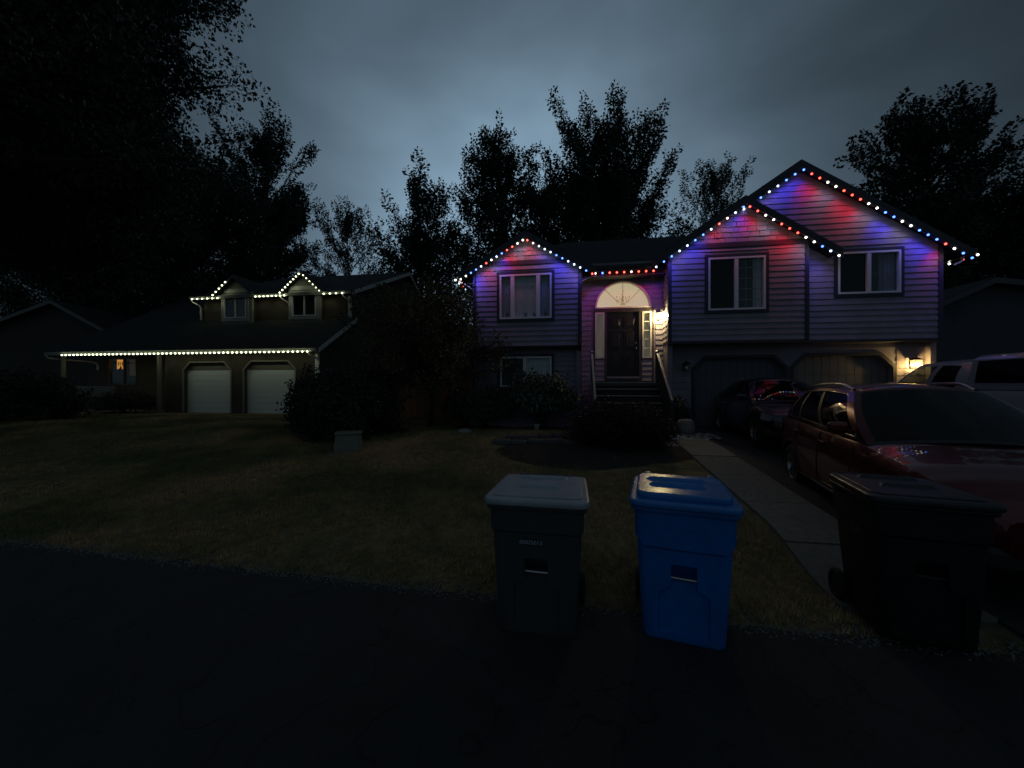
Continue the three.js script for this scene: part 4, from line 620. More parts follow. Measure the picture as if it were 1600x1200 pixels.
makeCar('red_crossover', 'glossy dark red crossover with roof rails, parked nose to the street behind the black cart', 'car', place(5.02, 4.82), -0.36, {
  w: 0.93, R: 0.35, zf: 1.36, zr: -1.34, spokes: 5, paint: paint([0.12, 0.003, 0.005], 0.32, 0.5), cladding: true, sill: 0.34, rails: true,
  body: [[-2.28, 0.62, 0.50, 0.92, 0.95], [-2.2, 0.78, 0.36, 1.02, 1.06], [-1.9, 0.89, 0.27, 1.09, 1.12], [-1.2, 0.93, 0.23, 1.09, 1.10], [0, 0.93, 0.22, 1.04, 1.05], [0.75, 0.93, 0.22, 1.01, 1.09], [1.1, 0.93, 0.22, 0.99, 1.085], [1.35, 0.925, 0.225, 0.965, 1.035], [1.65, 0.905, 0.23, 0.925, 0.985], [1.95, 0.84, 0.25, 0.85, 0.91], [2.15, 0.72, 0.28, 0.76, 0.80], [2.26, 0.52, 0.36, 0.64, 0.67]],
  glass: { A: 0.98, B: 0.12, C: -1.75, D: -2.08, h: 1.62, wr: 0.66, v0: 0.09, v1: 0.92, drop: 0.1, pk: 0.75, pillars: [[0, 0.07], [0.84, 1]], black: [[0.39, 0.43], [0.68, 0.71]], panes: [[0.065, 0.395], [0.425, 0.69], [0.7, 0.85, 1]], chrome: [0.065, 0.845], mir: 0.1 },
  seams: [0.78, -0.18, -1.0], handles: [-0.02, -0.95], lamps: [[1.85, 2.22, 0.66, 0.80, -0.04, 'headlight', 0.05, 0], [-2.22, -1.9, 0.86, 1.0, 0, 'taillight']],
  seats: [[-0.36, -0.1], [0.36, -0.1], [-0.36, -1.0], [0.36, -1.0]],
  extra: [['grille', new RoundedBoxGeometry(0.8, 0.24, 0.08, 3, 0.03).translate(0, 0.55, 2.26), plasticMat], ['badge', new THREE.TorusGeometry(0.05, 0.012, 8, 24).translate(0, 0.57, 2.305), chromeMat], ['bumper', new RoundedBoxGeometry(1.3, 0.2, 0.3, 3, 0.06).translate(0, 0.34, 2.1), plasticMat], ['wiper', merge([bar([-0.55, 1.075, 1.02], [0.0, 1.10, 1.1], 0.02, 0.015), bar([0.05, 1.10, 1.1], [0.6, 1.075, 1.02], 0.02, 0.015)]), plasticMat]],
});
makeCar('black_sedan', 'black sedan parked by the first garage door with house lights mirrored in its windshield', 'car', place(6.42, 9.45), -0.227, {
  w: 0.89, R: 0.325, zf: 1.27, zr: -1.31, spokes: 7, paint: paint([0.010, 0.010, 0.016], 0.25, 0.2),
  body: [[-2.2, 0.6, 0.46, 0.9, 0.94], [-2.1, 0.76, 0.34, 0.98, 1.03], [-1.7, 0.86, 0.26, 1.0, 1.04], [-1.0, 0.89, 0.2, 0.97, 0.99], [0, 0.89, 0.19, 0.94, 0.95], [0.75, 0.89, 0.19, 0.91, 0.97], [1.1, 0.885, 0.19, 0.88, 0.95], [1.55, 0.86, 0.2, 0.80, 0.87], [1.9, 0.76, 0.22, 0.72, 0.77], [2.08, 0.62, 0.26, 0.64, 0.68], [2.16, 0.44, 0.34, 0.54, 0.57]],
  glass: { A: 1.02, B: 0.24, C: -0.95, D: -1.72, h: 1.43, wr: 0.6, v0: 0.08, v1: 0.92, drop: 0.08, pk: 0.9, pillars: [[0, 0.06], [0.86, 1]], black: [[0.42, 0.46]], panes: [[0.055, 0.43], [0.455, 0.87]], mir: 0.08 },
  seams: [0.8, -0.2, -1.05], handles: [0.0, -0.9], handleMat: chromeMat, lamps: [[1.6, 2.05, 0.60, 0.735, -0.05, 'headlight', 0.05, 0], [-2.12, -1.85, 0.78, 0.95, 0, 'taillight']],
  seats: [[-0.34, -0.15], [0.34, -0.15]],
  extra: [['grille', new RoundedBoxGeometry(0.7, 0.16, 0.06, 3, 0.025).translate(0, 0.48, 2.15), plasticMat], ['bumper', new RoundedBoxGeometry(1.2, 0.14, 0.28, 3, 0.05).translate(0, 0.29, 2.0), plasticMat]],
});
{
  const white = paint([0.40, 0.41, 0.44], 0.3);
  // canopy over the bed: shell with long dark side windows
  const can = [], zA = -0.92, zB = -2.85;
  const ringAt = z => { const h = 0.63 - (z < -2.5 ? 0.04 : 0); return [[-0.9, 1.27], [-0.91, 1.4], [-0.84, 1.28 + h * 0.86], [-0.72, 1.28 + h], [-0.3, 1.3 + h], [0.3, 1.3 + h], [0.72, 1.28 + h], [0.84, 1.28 + h * 0.86], [0.91, 1.4], [0.9, 1.27]].map(p => [p[0], p[1], z]); };
  for (const z of [zA, -1.4, -2.0, -2.5, zB]) can.push(ringAt(z));
  const win2 = [-1, 1].map(s => patch((u, v) => { const z = -1.06 - 1.62 * u, y = 1.40 + 0.40 * v; return [s * (0.922 - (y - 1.4) * 0.155 + 0.004), y, z]; }, 6, 4));
  makeCar('white_pickup', 'white pickup with a canopy, parked nose to the house under the amber garage lantern', 'truck', place(9.72, 7.95), Math.PI - 0.227, {
    w: 0.97, R: 0.39, zf: 1.75, zr: -1.65, spokes: 6, tw: 0.26, paint: white,
    body: [[-2.85, 0.88, 0.55, 1.2, 1.22], [-2.8, 0.95, 0.5, 1.25, 1.26], [-1.6, 0.97, 0.42, 1.26, 1.27], [0, 0.97, 0.4, 1.24, 1.25], [0.9, 0.97, 0.4, 1.2, 1.24], [1.8, 0.96, 0.42, 1.12, 1.18], [2.3, 0.92, 0.44, 1.06, 1.11], [2.52, 0.8, 0.5, 0.95, 1.0], [2.58, 0.6, 0.6, 0.85, 0.88]],
    glass: { A: 1.2, B: 0.55, C: -0.72, D: -0.88, h: 1.83, wr: 0.7, v0: 0.1, v1: 0.88, drop: 0.06, pk: 0.9, pillars: [[0, 0.08], [0.48, 0.56], [0.86, 1]], panes: [[0.075, 0.485], [0.555, 0.865, 1]], mir: 0.12 },
    rearGlass: darkGlass, seams: [0.95, 0.0, -0.75], handles: [0.1, -0.6], lamps: [[2.2, 2.5, 0.82, 0.98, 0, 'headlight'], [-2.8, -2.68, 0.9, 1.15, 0, 'taillight']], seats: [[-0.4, 0.1], [0.4, 0.1]],
    extra: [['canopy', toCreasedNormals(clean(loft(can)), 0.7), white], ['canopy_window', merge(win2), M([0.006, 0.006, 0.007], 0.05)], ['bumper', new RoundedBoxGeometry(1.8, 0.2, 0.16, 3, 0.05).translate(0, 0.6, -2.92), chromeMat]],
  });
}

// ------------------------------------------------------------------ wheeled carts at the kerb (front of each = +z)
function makeCart(name, label, pos, turn, c) {
  const o = thing(name, label, 'wheeled bin', pos, turn, undefined);
  const W = c.W ?? 0.63, Dp = 0.70, ring = (w, d, y, r, zc = 0) => { const p = []; for (const [sx, sz, a0] of [[1, 1, 0], [-1, 1, 1], [-1, -1, 2], [1, -1, 3]]) for (let k = 0; k <= 4; k++) { const a = (a0 + k / 4) * Math.PI / 2; p.push([sx * (w / 2 - r) + r * Math.cos(a), y, sz * (d / 2 - r) + r * Math.sin(a) + zc]); } return p.reverse(); };
  const body = loft([ring(W * 0.80, Dp * 0.74, 0.03, 0.05, 0.03), ring(W * 0.84, Dp * 0.78, 0.06, 0.06, 0.03), ring(W * 0.92, Dp * 0.9, 0.5, 0.06, 0.01), ring(W * 0.955, Dp * 0.95, 0.75, 0.06), ring(W * 0.965, Dp * 0.97, 0.98, 0.06)]);
  const tools = [];
  const frontZ = y => Dp * (0.37 + 0.11 * Math.min(1, y / 0.98)) + 0.02 * (1 - y);
  const rec = new THREE.Shape(); [[-0.075, c.barY + 0.11], [0.075, c.barY + 0.11], [0.09, c.barY - 0.05], [0.17, c.barY - 0.10], [0.17, 0.10], [-0.17, 0.10], [-0.17, c.barY - 0.10], [-0.09, c.barY - 0.05]].reverse().forEach((p, i) => i ? rec.lineTo(...p) : rec.moveTo(...p)); rec.closePath();
  const rg = new THREE.ExtrudeGeometry(rec, { depth: 0.2, bevelEnabled: false }); rg.translate(0, 0, Dp * 0.415); rg.deleteAttribute('uv'); body.deleteAttribute('uv');
  const hole = new THREE.BoxGeometry(0.17, 0.1, 0.2); hole.translate(0, c.barY + 0.055, Dp * 0.40); hole.deleteAttribute('uv');
  put('body', boxUV(toCreasedNormals(clean(cut(body, [rg, hole])), 0.45)), c.mat, o);
  // wider collar under the rim, notched at the middle of the front
  const col = loft([ring(W * 0.965, Dp * 0.955, c.step, 0.06), ring(W * 1.0, Dp * 1.0, c.step + 0.02, 0.06), ring(W * 1.015, Dp * 1.01, 0.97, 0.06), ring(W * 0.95, Dp * 0.95, 0.985, 0.06)]); col.deleteAttribute('uv');
  const notch = new THREE.BoxGeometry(c.notch[0], 0.5, 0.3); notch.translate(0, c.notch[1] - 0.25, Dp * 0.5 + 0.148); notch.deleteAttribute('uv');
  const inside = loft([ring(W * 0.90, Dp * 0.90, c.step - 0.2, 0.06), ring(W * 0.93, Dp * 0.93, 1.2, 0.06)]); inside.deleteAttribute('uv');
  const chamf = [-1, 1].map(s => { const g = new THREE.BoxGeometry(0.16, 0.16, 2); g.rotateZ(Math.PI / 4); g.translate(s * W * 0.52, c.step - 0.02, 0.0); g.deleteAttribute('uv'); return g; });
  put('collar', boxUV(toCreasedNormals(clean(cut(col, [inside, notch, ...(c.chamfer ? chamf : [])])), 0.45)), c.mat, o);
  put('rim', plate(roundedRect(W * 1.08, Dp * 1.06, 0.07), 0.965, 0.035, 0.012), c.mat, o);
  // lid with a raised field, ribs and hinge knuckles
  const lid = new THREE.Group(); lid.name = 'lid'; o.add(lid);
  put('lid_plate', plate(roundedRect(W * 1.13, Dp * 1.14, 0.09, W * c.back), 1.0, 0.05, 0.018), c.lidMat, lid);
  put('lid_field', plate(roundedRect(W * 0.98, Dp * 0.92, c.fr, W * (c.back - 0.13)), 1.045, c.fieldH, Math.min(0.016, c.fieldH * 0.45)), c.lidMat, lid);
  const yr = 1.045 + c.fieldH;
  for (const [x, z, w, d, b] of c.ribs) { const g = patch((u, v) => [x + (u - 0.5) * w, yr - 0.004 + 0.028 * Math.sin(Math.PI * v) * Math.min(1, Math.min(u, 1 - u) * 12), z + (v - 0.5) * d + b * Math.pow(2 * u - 1, 2)], 24, 8); put('rib', g, c.lidMat, lid); }
  put('hinge', merge([-0.2, 0.2].map(x => new THREE.CylinderGeometry(0.03, 0.03, 0.09, 14).rotateZ(Math.PI / 2).translate(x, 1.03, -Dp * 0.56))), c.mat, o);
  put('handle_bar', merge([tube([[-0.25, 0.95, -Dp * 0.48], [-0.25, 1.01, -Dp * 0.58], [-0.24, 1.02, -Dp * 0.64], [0.24, 1.02, -Dp * 0.64], [0.25, 1.01, -Dp * 0.58], [0.25, 0.95, -Dp * 0.48]], 0.016, 40, 8)]), c.mat, o);
  put('lift_bar', tube([[-0.095, c.barY + 0.002, frontZ(c.barY) - 0.016], [0, c.barY, frontZ(c.barY) - 0.012], [0.095, c.barY - 0.002, frontZ(c.barY) - 0.016]], 0.0125, 10, 10), c.bar ?? M([0.5, 0.5, 0.52], 0.3, { metalness: 0.9 }), o);
  for (const s of [-1, 1]) { const w = new THREE.Group(); w.name = 'wheel'; w.position.set(s * W * 0.47, 0.13, -Dp * 0.39); o.add(w); put('tyre', new THREE.TorusGeometry(0.1, 0.03, 10, 28).rotateY(Math.PI / 2), tyreMat, w); put('hub', new THREE.CylinderGeometry(0.085, 0.085, 0.035, 20).rotateZ(Math.PI / 2), plasticMat, w); }
  put('axle', new THREE.CylinderGeometry(0.012, 0.012, W * 0.94, 8).rotateZ(Math.PI / 2).translate(0, 0.13, -Dp * 0.39), metalMat, o);
  for (const p of c.extra ?? []) put(p[0], p[1], p[2], o, p[3]);
  return o;
}
const scuffT = dataTex(512, 512, (u, v) => { const n = tileNoise(u, v, 5, 3.3, 5), s = Math.abs(tileNoise(u * 1, v * 1, 40, 8.2, 2)), st = tileNoise(u, v, 90, 5.5, 2); const k = 0.82 + 0.28 * n + (s < 0.015 ? 0.35 : 0) + 0.12 * st; return [k, k * 0.99, k * 0.97]; }, true, [1.4, 1.4]);
const plasticT = dataTex(256, 256, (u, v) => { const n = 0.86 + 0.22 * tileNoise(u, v, 6, 7, 5) + 0.08 * tileNoise(u, v, 50, 2, 2); return [n, n, n]; }, false, [1.2, 1.2]);
const binPlastic = (rgb, r) => M(rgb, r, { roughnessMap: plasticT, map: scuffT, bumpMap: plasticT, bumpScale: 0.0015 });
function boxUV(g) { const p = g.attributes.position, n = g.attributes.normal, uv = new Float32Array(p.count * 2); for (let i = 0; i < p.count; i++) { const ax = Math.abs(n.getX(i)), ay = Math.abs(n.getY(i)), az = Math.abs(n.getZ(i)); uv[2 * i] = ax > az && ax > ay ? p.getZ(i) : p.getX(i); uv[2 * i + 1] = ay >= ax && ay >= az ? p.getZ(i) : p.getY(i); } g.setAttribute('uv', new THREE.BufferAttribute(uv, 2)); return g; }
{ // serial number moulded in pale figures on the grey cart
  const cv = document.createElement('canvas'); cv.width = 256; cv.height = 64; const x = cv.getContext('2d');
  x.fillStyle = '#20262c'; x.fillRect(0, 0, 256, 64); x.fillStyle = '#b9bec6'; x.font = 'bold 54px monospace'; x.textAlign = 'center'; x.textBaseline = 'middle'; x.fillText('65025013', 128, 34);
  const t = new THREE.CanvasTexture(cv); t.colorSpace = THREE.SRGBColorSpace;
  const num = M([1, 1, 1], 0.6, { map: t });
  const pl = new THREE.PlaneGeometry(0.165, 0.042); pl.rotateX(-0.05); pl.translate(-0.035, 0.735, 0.3425 + 0.004);
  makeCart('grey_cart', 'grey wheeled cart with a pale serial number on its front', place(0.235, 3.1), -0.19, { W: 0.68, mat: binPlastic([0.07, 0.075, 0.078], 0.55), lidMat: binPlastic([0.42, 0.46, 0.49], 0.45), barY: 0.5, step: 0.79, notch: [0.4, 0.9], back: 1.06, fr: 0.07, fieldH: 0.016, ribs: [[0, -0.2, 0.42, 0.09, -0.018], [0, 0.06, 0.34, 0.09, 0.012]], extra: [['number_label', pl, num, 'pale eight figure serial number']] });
}
const blueMat = binPlastic([0.014, 0.19, 0.62], 0.42);
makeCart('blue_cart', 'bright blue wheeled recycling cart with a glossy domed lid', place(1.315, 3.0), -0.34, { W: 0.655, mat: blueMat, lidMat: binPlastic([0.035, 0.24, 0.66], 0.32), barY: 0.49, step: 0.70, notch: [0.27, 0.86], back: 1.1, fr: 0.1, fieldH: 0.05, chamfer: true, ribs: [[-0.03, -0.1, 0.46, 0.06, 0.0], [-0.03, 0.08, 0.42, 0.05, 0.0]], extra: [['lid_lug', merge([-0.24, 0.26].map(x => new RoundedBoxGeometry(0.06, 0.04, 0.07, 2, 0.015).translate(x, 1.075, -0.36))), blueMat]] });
{
  const r0 = rng(77), bits = []; // faint round emblem stamped on the cart's flank
  for (let k = 0; k < 22; k++) { const a = k / 22 * 2 * Math.PI, b = a + 0.2; bits.push(slab([-0.001, 0.075 * Math.sin(a), 0.06 * Math.cos(a)], [-0.001, 0.09 * Math.sin(a), 0.073 * Math.cos(a)], [-0.001, 0.09 * Math.sin(b), 0.073 * Math.cos(b)], [-0.001, 0.075 * Math.sin(b), 0.06 * Math.cos(b)], [0.002, 0, 0])); }
  for (let k = 0; k < 5; k++) { const a = k / 5 * 2 * Math.PI + 0.3; bits.push(slab([-0.001, 0.02 * Math.sin(a), 0.016 * Math.cos(a)], [-0.001, 0.06 * Math.sin(a - 0.2), 0.05 * Math.cos(a - 0.2)], [-0.001, 0.064 * Math.sin(a + 0.15), 0.052 * Math.cos(a + 0.15)], [-0.001, 0.03 * Math.sin(a + 0.3), 0.024 * Math.cos(a + 0.3)], [0.002, 0, 0])); }
  const em = merge(bits); em.rotateZ(-0.035); em.translate(-0.298, 0.77, 0.03);
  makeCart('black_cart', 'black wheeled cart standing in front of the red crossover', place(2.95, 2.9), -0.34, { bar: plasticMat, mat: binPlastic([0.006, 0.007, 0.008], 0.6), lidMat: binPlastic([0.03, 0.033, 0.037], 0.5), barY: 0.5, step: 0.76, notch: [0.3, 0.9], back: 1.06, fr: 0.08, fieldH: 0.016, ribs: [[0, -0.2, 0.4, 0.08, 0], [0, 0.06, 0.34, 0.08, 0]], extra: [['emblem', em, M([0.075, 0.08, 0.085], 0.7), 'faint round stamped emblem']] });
}

// ------------------------------------------------------------------ trees and shrubs
const leafMat = (rgb, rough = 0.6) => PM(rgb, rough, { transmission: 0.12, thickness: 0 });
const barkMat = M([0.05, 0.042, 0.036], 0.95, { map: speckT });
function sprigGeo(seed, n, len, leaf, spread, aspect = 1.7) { // a twig along +y carrying n small folded leaves
  const r = rng(seed), P = [];
  for (let i = 0; i < n; i++) {
    const t = 0.1 + 0.9 * (i + r()) / n, a = r() * 6.283, rad = spread * (0.25 + 0.75 * r()) * (0.45 + 0.55 * Math.sin(Math.PI * Math.min(1, t * 0.95 + 0.1)));
    const b = new THREE.Vector3(Math.cos(a) * rad * 0.35, len * t - 0.1 * len, Math.sin(a) * rad * 0.35), d = new THREE.Vector3(Math.cos(a) * 0.8 + (r() - 0.5) * 0.8, 0.35 + (r() - 0.6) * 1.1, Math.sin(a) * 0.8 + (r() - 0.5) * 0.8).normalize();
    const L = leaf * (0.65 + 0.7 * r()), w = L / aspect / 2, s = new THREE.Vector3(r() - 0.5, r() - 0.5, r() - 0.5).cross(d).normalize().multiplyScalar(w), m = b.clone().add(new THREE.Vector3(Math.cos(a), 0, Math.sin(a)).multiplyScalar(rad * 0.65));
    const up = new THREE.Vector3().crossVectors(s, d).normalize().multiplyScalar(w * 0.35), q = m.clone().addScaledVector(d, L * 0.5), tip = m.clone().addScaledVector(d, L), c1 = q.clone().add(s).add(up), c2 = q.clone().sub(s).add(up);
    for (const v of [m, c1, tip, m, tip, c2]) P.push(v.x, v.y, v.z);
  }
  const g = new THREE.BufferGeometry(); g.setAttribute('position', new THREE.BufferAttribute(new Float32Array(P), 3)); g.computeVertexNormals(); return g;
}
function crown(parent, geo, mat, mats, r, tone = 0.35) {
  const m = new THREE.InstancedMesh(geo, mat, mats.length), c = new THREE.Color(); m.name = 'crown'; m.castShadow = m.receiveShadow = true; m.userData.kind = 'stuff';
  mats.forEach((q, i) => { m.setMatrixAt(i, q); const k = 1 - tone / 2 + tone * (r() - 0.25); m.setColorAt(i, c.setRGB(k, k, k * (0.9 + 0.2 * r()))); });
  parent.add(m); return m;
}
const up = new THREE.Vector3(0, 1, 0), tmpQ = new THREE.Quaternion();
function mat4(p, dir, s, r) { const q = new THREE.Quaternion().setFromUnitVectors(up, dir.clone().normalize()); q.multiply(tmpQ.setFromAxisAngle(up, r() * 6.283)); return new THREE.Matrix4().compose(p, q, new THREE.Vector3(s * (0.85 + 0.3 * r()), s * (0.85 + 0.3 * r()), s * (0.85 + 0.3 * r()))); }
function taper(pts, r0, r1, k = 6) { const n = pts.length, c = new THREE.CatmullRomCurve3(pts), N = Math.max(3, n * 2), g = new THREE.TubeGeometry(c, N, 1, k, false), p = g.attributes.position, v = new THREE.Vector3(); for (let i = 0; i <= N; i++) { const o = c.getPointAt(i / N), R = r0 + (r1 - r0) * i / N; for (let j = 0; j <= k; j++) { const a = i * (k + 1) + j; v.fromBufferAttribute(p, a).sub(o).multiplyScalar(R).add(o); p.setXYZ(a, v.x, v.y, v.z); } } g.computeVertexNormals(); return g; }
function tree(name, label, pos, c, group) {
  const r = rng(c.seed), o = thing(name, label, 'tree', pos, 0, group), V = (x, y, z) => new THREE.Vector3(x, y, z);
  const H = c.h, tops = c.tops ?? 1, sprigs = [], wood = [], trunk = [];
  for (let k = 0; k < tops; k++) {
    const lean = k === 0 ? V((c.lean ?? 0), 0, 0) : V((r() - 0.5) * c.w * 0.75, 0, -r() * c.w * 0.25), hk = k === 0 ? H : H * (0.70 + 0.2 * r());
    const axis = t => V(lean.x * t * t + 0.25 * Math.sin(t * 5 + k * 2) * t, hk * t, lean.z * t * t + 0.2 * Math.cos(t * 4 + k));
    const pts = []; for (let i = 0; i <= 8; i++) pts.push(axis(i / 8)); trunk.push(taper(pts, c.tr * (k ? 0.6 : 1), 0.03, 8));
    const n = Math.round(c.limbs / Math.sqrt(tops));
    for (let i = 0; i < n; i++) {
      const t = c.t0 + (0.985 - c.t0) * Math.pow((i + r() * 0.8) / n, 0.9), q = (t - c.t0) / (1 - c.t0), az = i * 2.4 + r() * 1.3, el = (c.el0 + (c.el1 - c.el0) * q + (r() - 0.5) * 0.35);
      const prof = c.prof(q) * c.w / 2 * (0.55 + 0.62 * r()) / (tops > 1 ? 1.25 : 1), L = Math.min(prof / Math.max(0.35, Math.cos(el)) + 0.25, ((1 - t) * hk * 1.05 + (c.cap ?? 0.9)) / Math.max(0.2, Math.sin(el))), p0 = axis(t), d = V(Math.cos(az) * Math.cos(el), Math.sin(el), Math.sin(az) * Math.cos(el));
      const P = [p0]; for (let s = 1; s <= 3; s++) P.push(p0.clone().addScaledVector(d, L * s / 3).add(V((r() - 0.5) * 0.12 * L, (c.droop ?? 0.05) * L * s * s / 9, (r() - 0.5) * 0.12 * L)));
      wood.push(taper(P, Math.max(0.03, c.tr * 0.36 * (1 - q * 0.6)), 0.015, 5));
      const cur = new THREE.CatmullRomCurve3(P), m = Math.max(3, Math.round(L * c.dens));
      for (let s = 0; s < m; s++) {
        const u = 0.22 + 0.78 * Math.pow((s + r()) / m, 0.75), b = cur.getPoint(Math.min(1, u)), tan = cur.getTangent(Math.min(1, u)), off = V(r() - 0.5, (r() - 0.5) * 0.8, r() - 0.5).multiplyScalar(c.fluff * (1.15 - u * 0.7));
        const dir = tan.clone().multiplyScalar(0.9).add(off.clone().normalize().multiplyScalar(0.7)).add(V(0, c.rise ?? 0.45, 0));
        sprigs.push(mat4(b.clone().add(off), dir, c.sprig * (0.6 + 0.7 * r()), r));
      }
      sprigs.push(mat4(P[3], d.clone().add(V(0, 0.4, 0)), c.sprig * (0.8 + 0.5 * r()), r));
    }
    for (let i = 0; i < 5; i++) sprigs.push(mat4(axis(0.94 + 0.06 * i / 4), V((r() - 0.5) * 0.6, 1, (r() - 0.5) * 0.6), c.sprig * 1.0, r));
  }
  put('trunk', merge(trunk), barkMat, o); put('limb', merge(wood), barkMat, o);
  crown(o, c.geo, c.mat, sprigs, r); return o;
}
const spA = sprigGeo(1, 52, 1.2, 0.17, 0.27, 1.5), spB = sprigGeo(2, 60, 1.2, 0.15, 0.3, 1.4), spN = sprigGeo(3, 44, 1, 0.18, 0.2, 4.5), spF = sprigGeo(4, 60, 1.1, 0.12, 0.36, 1.4);
const poplar = leafMat([0.030, 0.042, 0.024]), pale = leafMat([0.075, 0.085, 0.06]), deep = leafMat([0.020, 0.030, 0.018]);
const oval = q => Math.pow(Math.sin(Math.PI * Math.min(1, 0.16 + 0.80 * q)), 0.75), spire = q => Math.pow(1 - q, 0.8) * 0.95 + 0.06, egg = q => Math.sin(Math.PI * Math.pow(Math.min(1, 0.1 + q * 0.86), 0.8)) * 0.9 + 0.1;
const treeAt = (px, D) => [(px - 800) / 600 * D, 0.4, -D];
const topAt = (py, D) => (600 - py) / 600 * D - 2.3;
const T = 'cottonwoods behind the houses';
tree('cottonwood', 'tall broad cottonwood behind the dormers of the brown house', treeAt(418, 36), { seed: 21, h: topAt(182, 36), w: 11.0, tr: 0.35, t0: 0.2, limbs: 90, el0: 0.35, el1: 1.15, prof: oval, dens: 2.6, fluff: 0.7, sprig: 1.2, geo: spA, mat: poplar, tops: 2 }, T);
tree('alder', 'slim pale alder to the fence side of the dormers', treeAt(545, 40), { seed: 22, h: topAt(296, 40), w: 7.0, tr: 0.2, t0: 0.15, limbs: 58, el0: 0.5, el1: 1.1, prof: egg, dens: 2.0, fluff: 0.5, sprig: 1.0, geo: spA, mat: pale }, T);
tree('cottonwood', 'loose cottonwood over the fence with sky showing through', treeAt(672, 34), { seed: 23, h: topAt(262, 34), w: 10.4, tr: 0.28, t0: 0.1, limbs: 72, el0: 0.5, el1: 1.2, prof: egg, dens: 2.0, fluff: 0.6, sprig: 1.15, geo: spA, mat: poplar, tops: 2 }, T);
tree('cottonwood', 'tall flat-topped cottonwood above the smallest gable', treeAt(783, 34), { seed: 24, h: topAt(176, 34), w: 9.2, tr: 0.34, t0: 0.22, limbs: 96, el0: 0.55, el1: 1.0, prof: q => (0.62 + 0.35 * Math.sin(q * 5.2)) * (q > 0.85 ? 0.8 : 1), dens: 2.6, fluff: 0.7, sprig: 1.2, geo: spA, mat: poplar }, T);
tree('cottonwood', 'tallest and widest cottonwood, behind the main roof', treeAt(948, 33), { seed: 25, h: topAt(156, 33), w: 13.0, tr: 0.4, t0: 0.12, limbs: 120, el0: 0.35, el1: 1.25, prof: egg, dens: 2.5, fluff: 0.75, sprig: 1.2, geo: spA, mat: poplar, tops: 3 }, T);
tree('cottonwood', 'lower thin cottonwood between the two tall ones', treeAt(852, 38), { seed: 26, h: topAt(262, 38), w: 8.0, tr: 0.25, t0: 0.15, limbs: 66, el0: 0.5, el1: 1.1, prof: egg, dens: 2.1, fluff: 0.6, sprig: 1.1, geo: spA, mat: poplar }, T);
tree('alder', 'small airy pale tree rising over the main roof beside the tallest gable', treeAt(1122, 34), { seed: 27, h: topAt(224, 34), w: 6.0, tr: 0.16, t0: 0.3, limbs: 56, cap: 0.6, el0: 0.55, el1: 1.2, prof: egg, dens: 1.6, fluff: 0.4, sprig: 0.95, geo: spA, mat: pale }, T);
tree('maple', 'wide dark tree beyond the tallest gable', treeAt(1462, 20), { seed: 28, h: topAt(112, 20), w: 9.4, tr: 0.35, t0: 0.22, limbs: 110, el0: 0.2, el1: 1.0, prof: q => 0.95 - 0.65 * q * q, dens: 3.6, fluff: 0.6, sprig: 0.95, geo: spB, mat: deep, tops: 2, rise: 0.15 });
tree('maple', 'dark tree at the edge over the unlit grey house', treeAt(1640, 19), { seed: 29, h: 9.6, w: 8, tr: 0.3, t0: 0.15, limbs: 90, el0: 0.2, el1: 1.0, prof: oval, dens: 3.6, fluff: 0.9, sprig: 0.85, geo: spB, mat: deep });
tree('fir', 'dark fir filling the gap beside the alder and the brown house', treeAt(622, 42), { seed: 30, h: topAt(392, 42), w: 5, tr: 0.22, t0: 0.05, limbs: 70, el0: -0.15, el1: 0.5, prof: spire, dens: 2.2, fluff: 0.35, sprig: 0.8, geo: spN, mat: deep, rise: -0.1, droop: -0.08 });
tree('broadleaf_tree', 'huge dark leafy tree filling the corner over the porch', [-15.4, 0.3, -11.0], { seed: 31, h: 16.5, w: 10.6, tr: 0.45, t0: 0.3, limbs: 180, el0: 0.05, el1: 1.0, prof: q => 0.72 + 0.28 * Math.sin(q * 4), dens: 7.5, fluff: 1.1, sprig: 0.85, geo: spF, mat: deep, rise: 0.05 });
tree('broadleaf_tree', 'dark tree crowding behind the huge leafy one', [-31.5, 0.4, -30], { seed: 32, h: 19.5, w: 15, tr: 0.4, t0: 0.1, limbs: 130, el0: 0.05, el1: 1.0, prof: oval, dens: 4.2, fluff: 1.2, sprig: 1.1, geo: spF, mat: deep, rise: 0.05 });
tree('broadleaf_tree', 'dense dark tree between the huge one and the tall cottonwood', [-23.4, 0.4, -27.5], { seed: 33, h: 15.5, w: 9, tr: 0.35, t0: 0.12, limbs: 110, el0: 0.1, el1: 1.1, prof: oval, dens: 3.4, fluff: 1.1, sprig: 1.15, geo: spF, mat: deep });
tree('broadleaf_tree', 'nearest big dark tree, its leafy boughs reaching out above the lawn by the street', [-11.0, 0.1, -6.6], { seed: 35, h: 14, w: 7.6, tr: 0.42, t0: 0.4, limbs: 110, el0: 0.1, el1: 1.0, prof: q => 0.85 + 0.15 * Math.sin(q * 5), dens: 4.2, fluff: 0.9, sprig: 0.85, geo: spF, mat: deep, rise: 0.05 });
tree('broadleaf_tree', 'low wide dark tree behind the shaded house beyond the porch', [-38, 0.4, -33], { seed: 36, h: 14.5, w: 19, tr: 0.4, t0: 0.06, limbs: 120, el0: 0.02, el1: 1.0, prof: oval, dens: 2.6, fluff: 1.2, sprig: 1.3, geo: spF, mat: deep, rise: 0.05 });
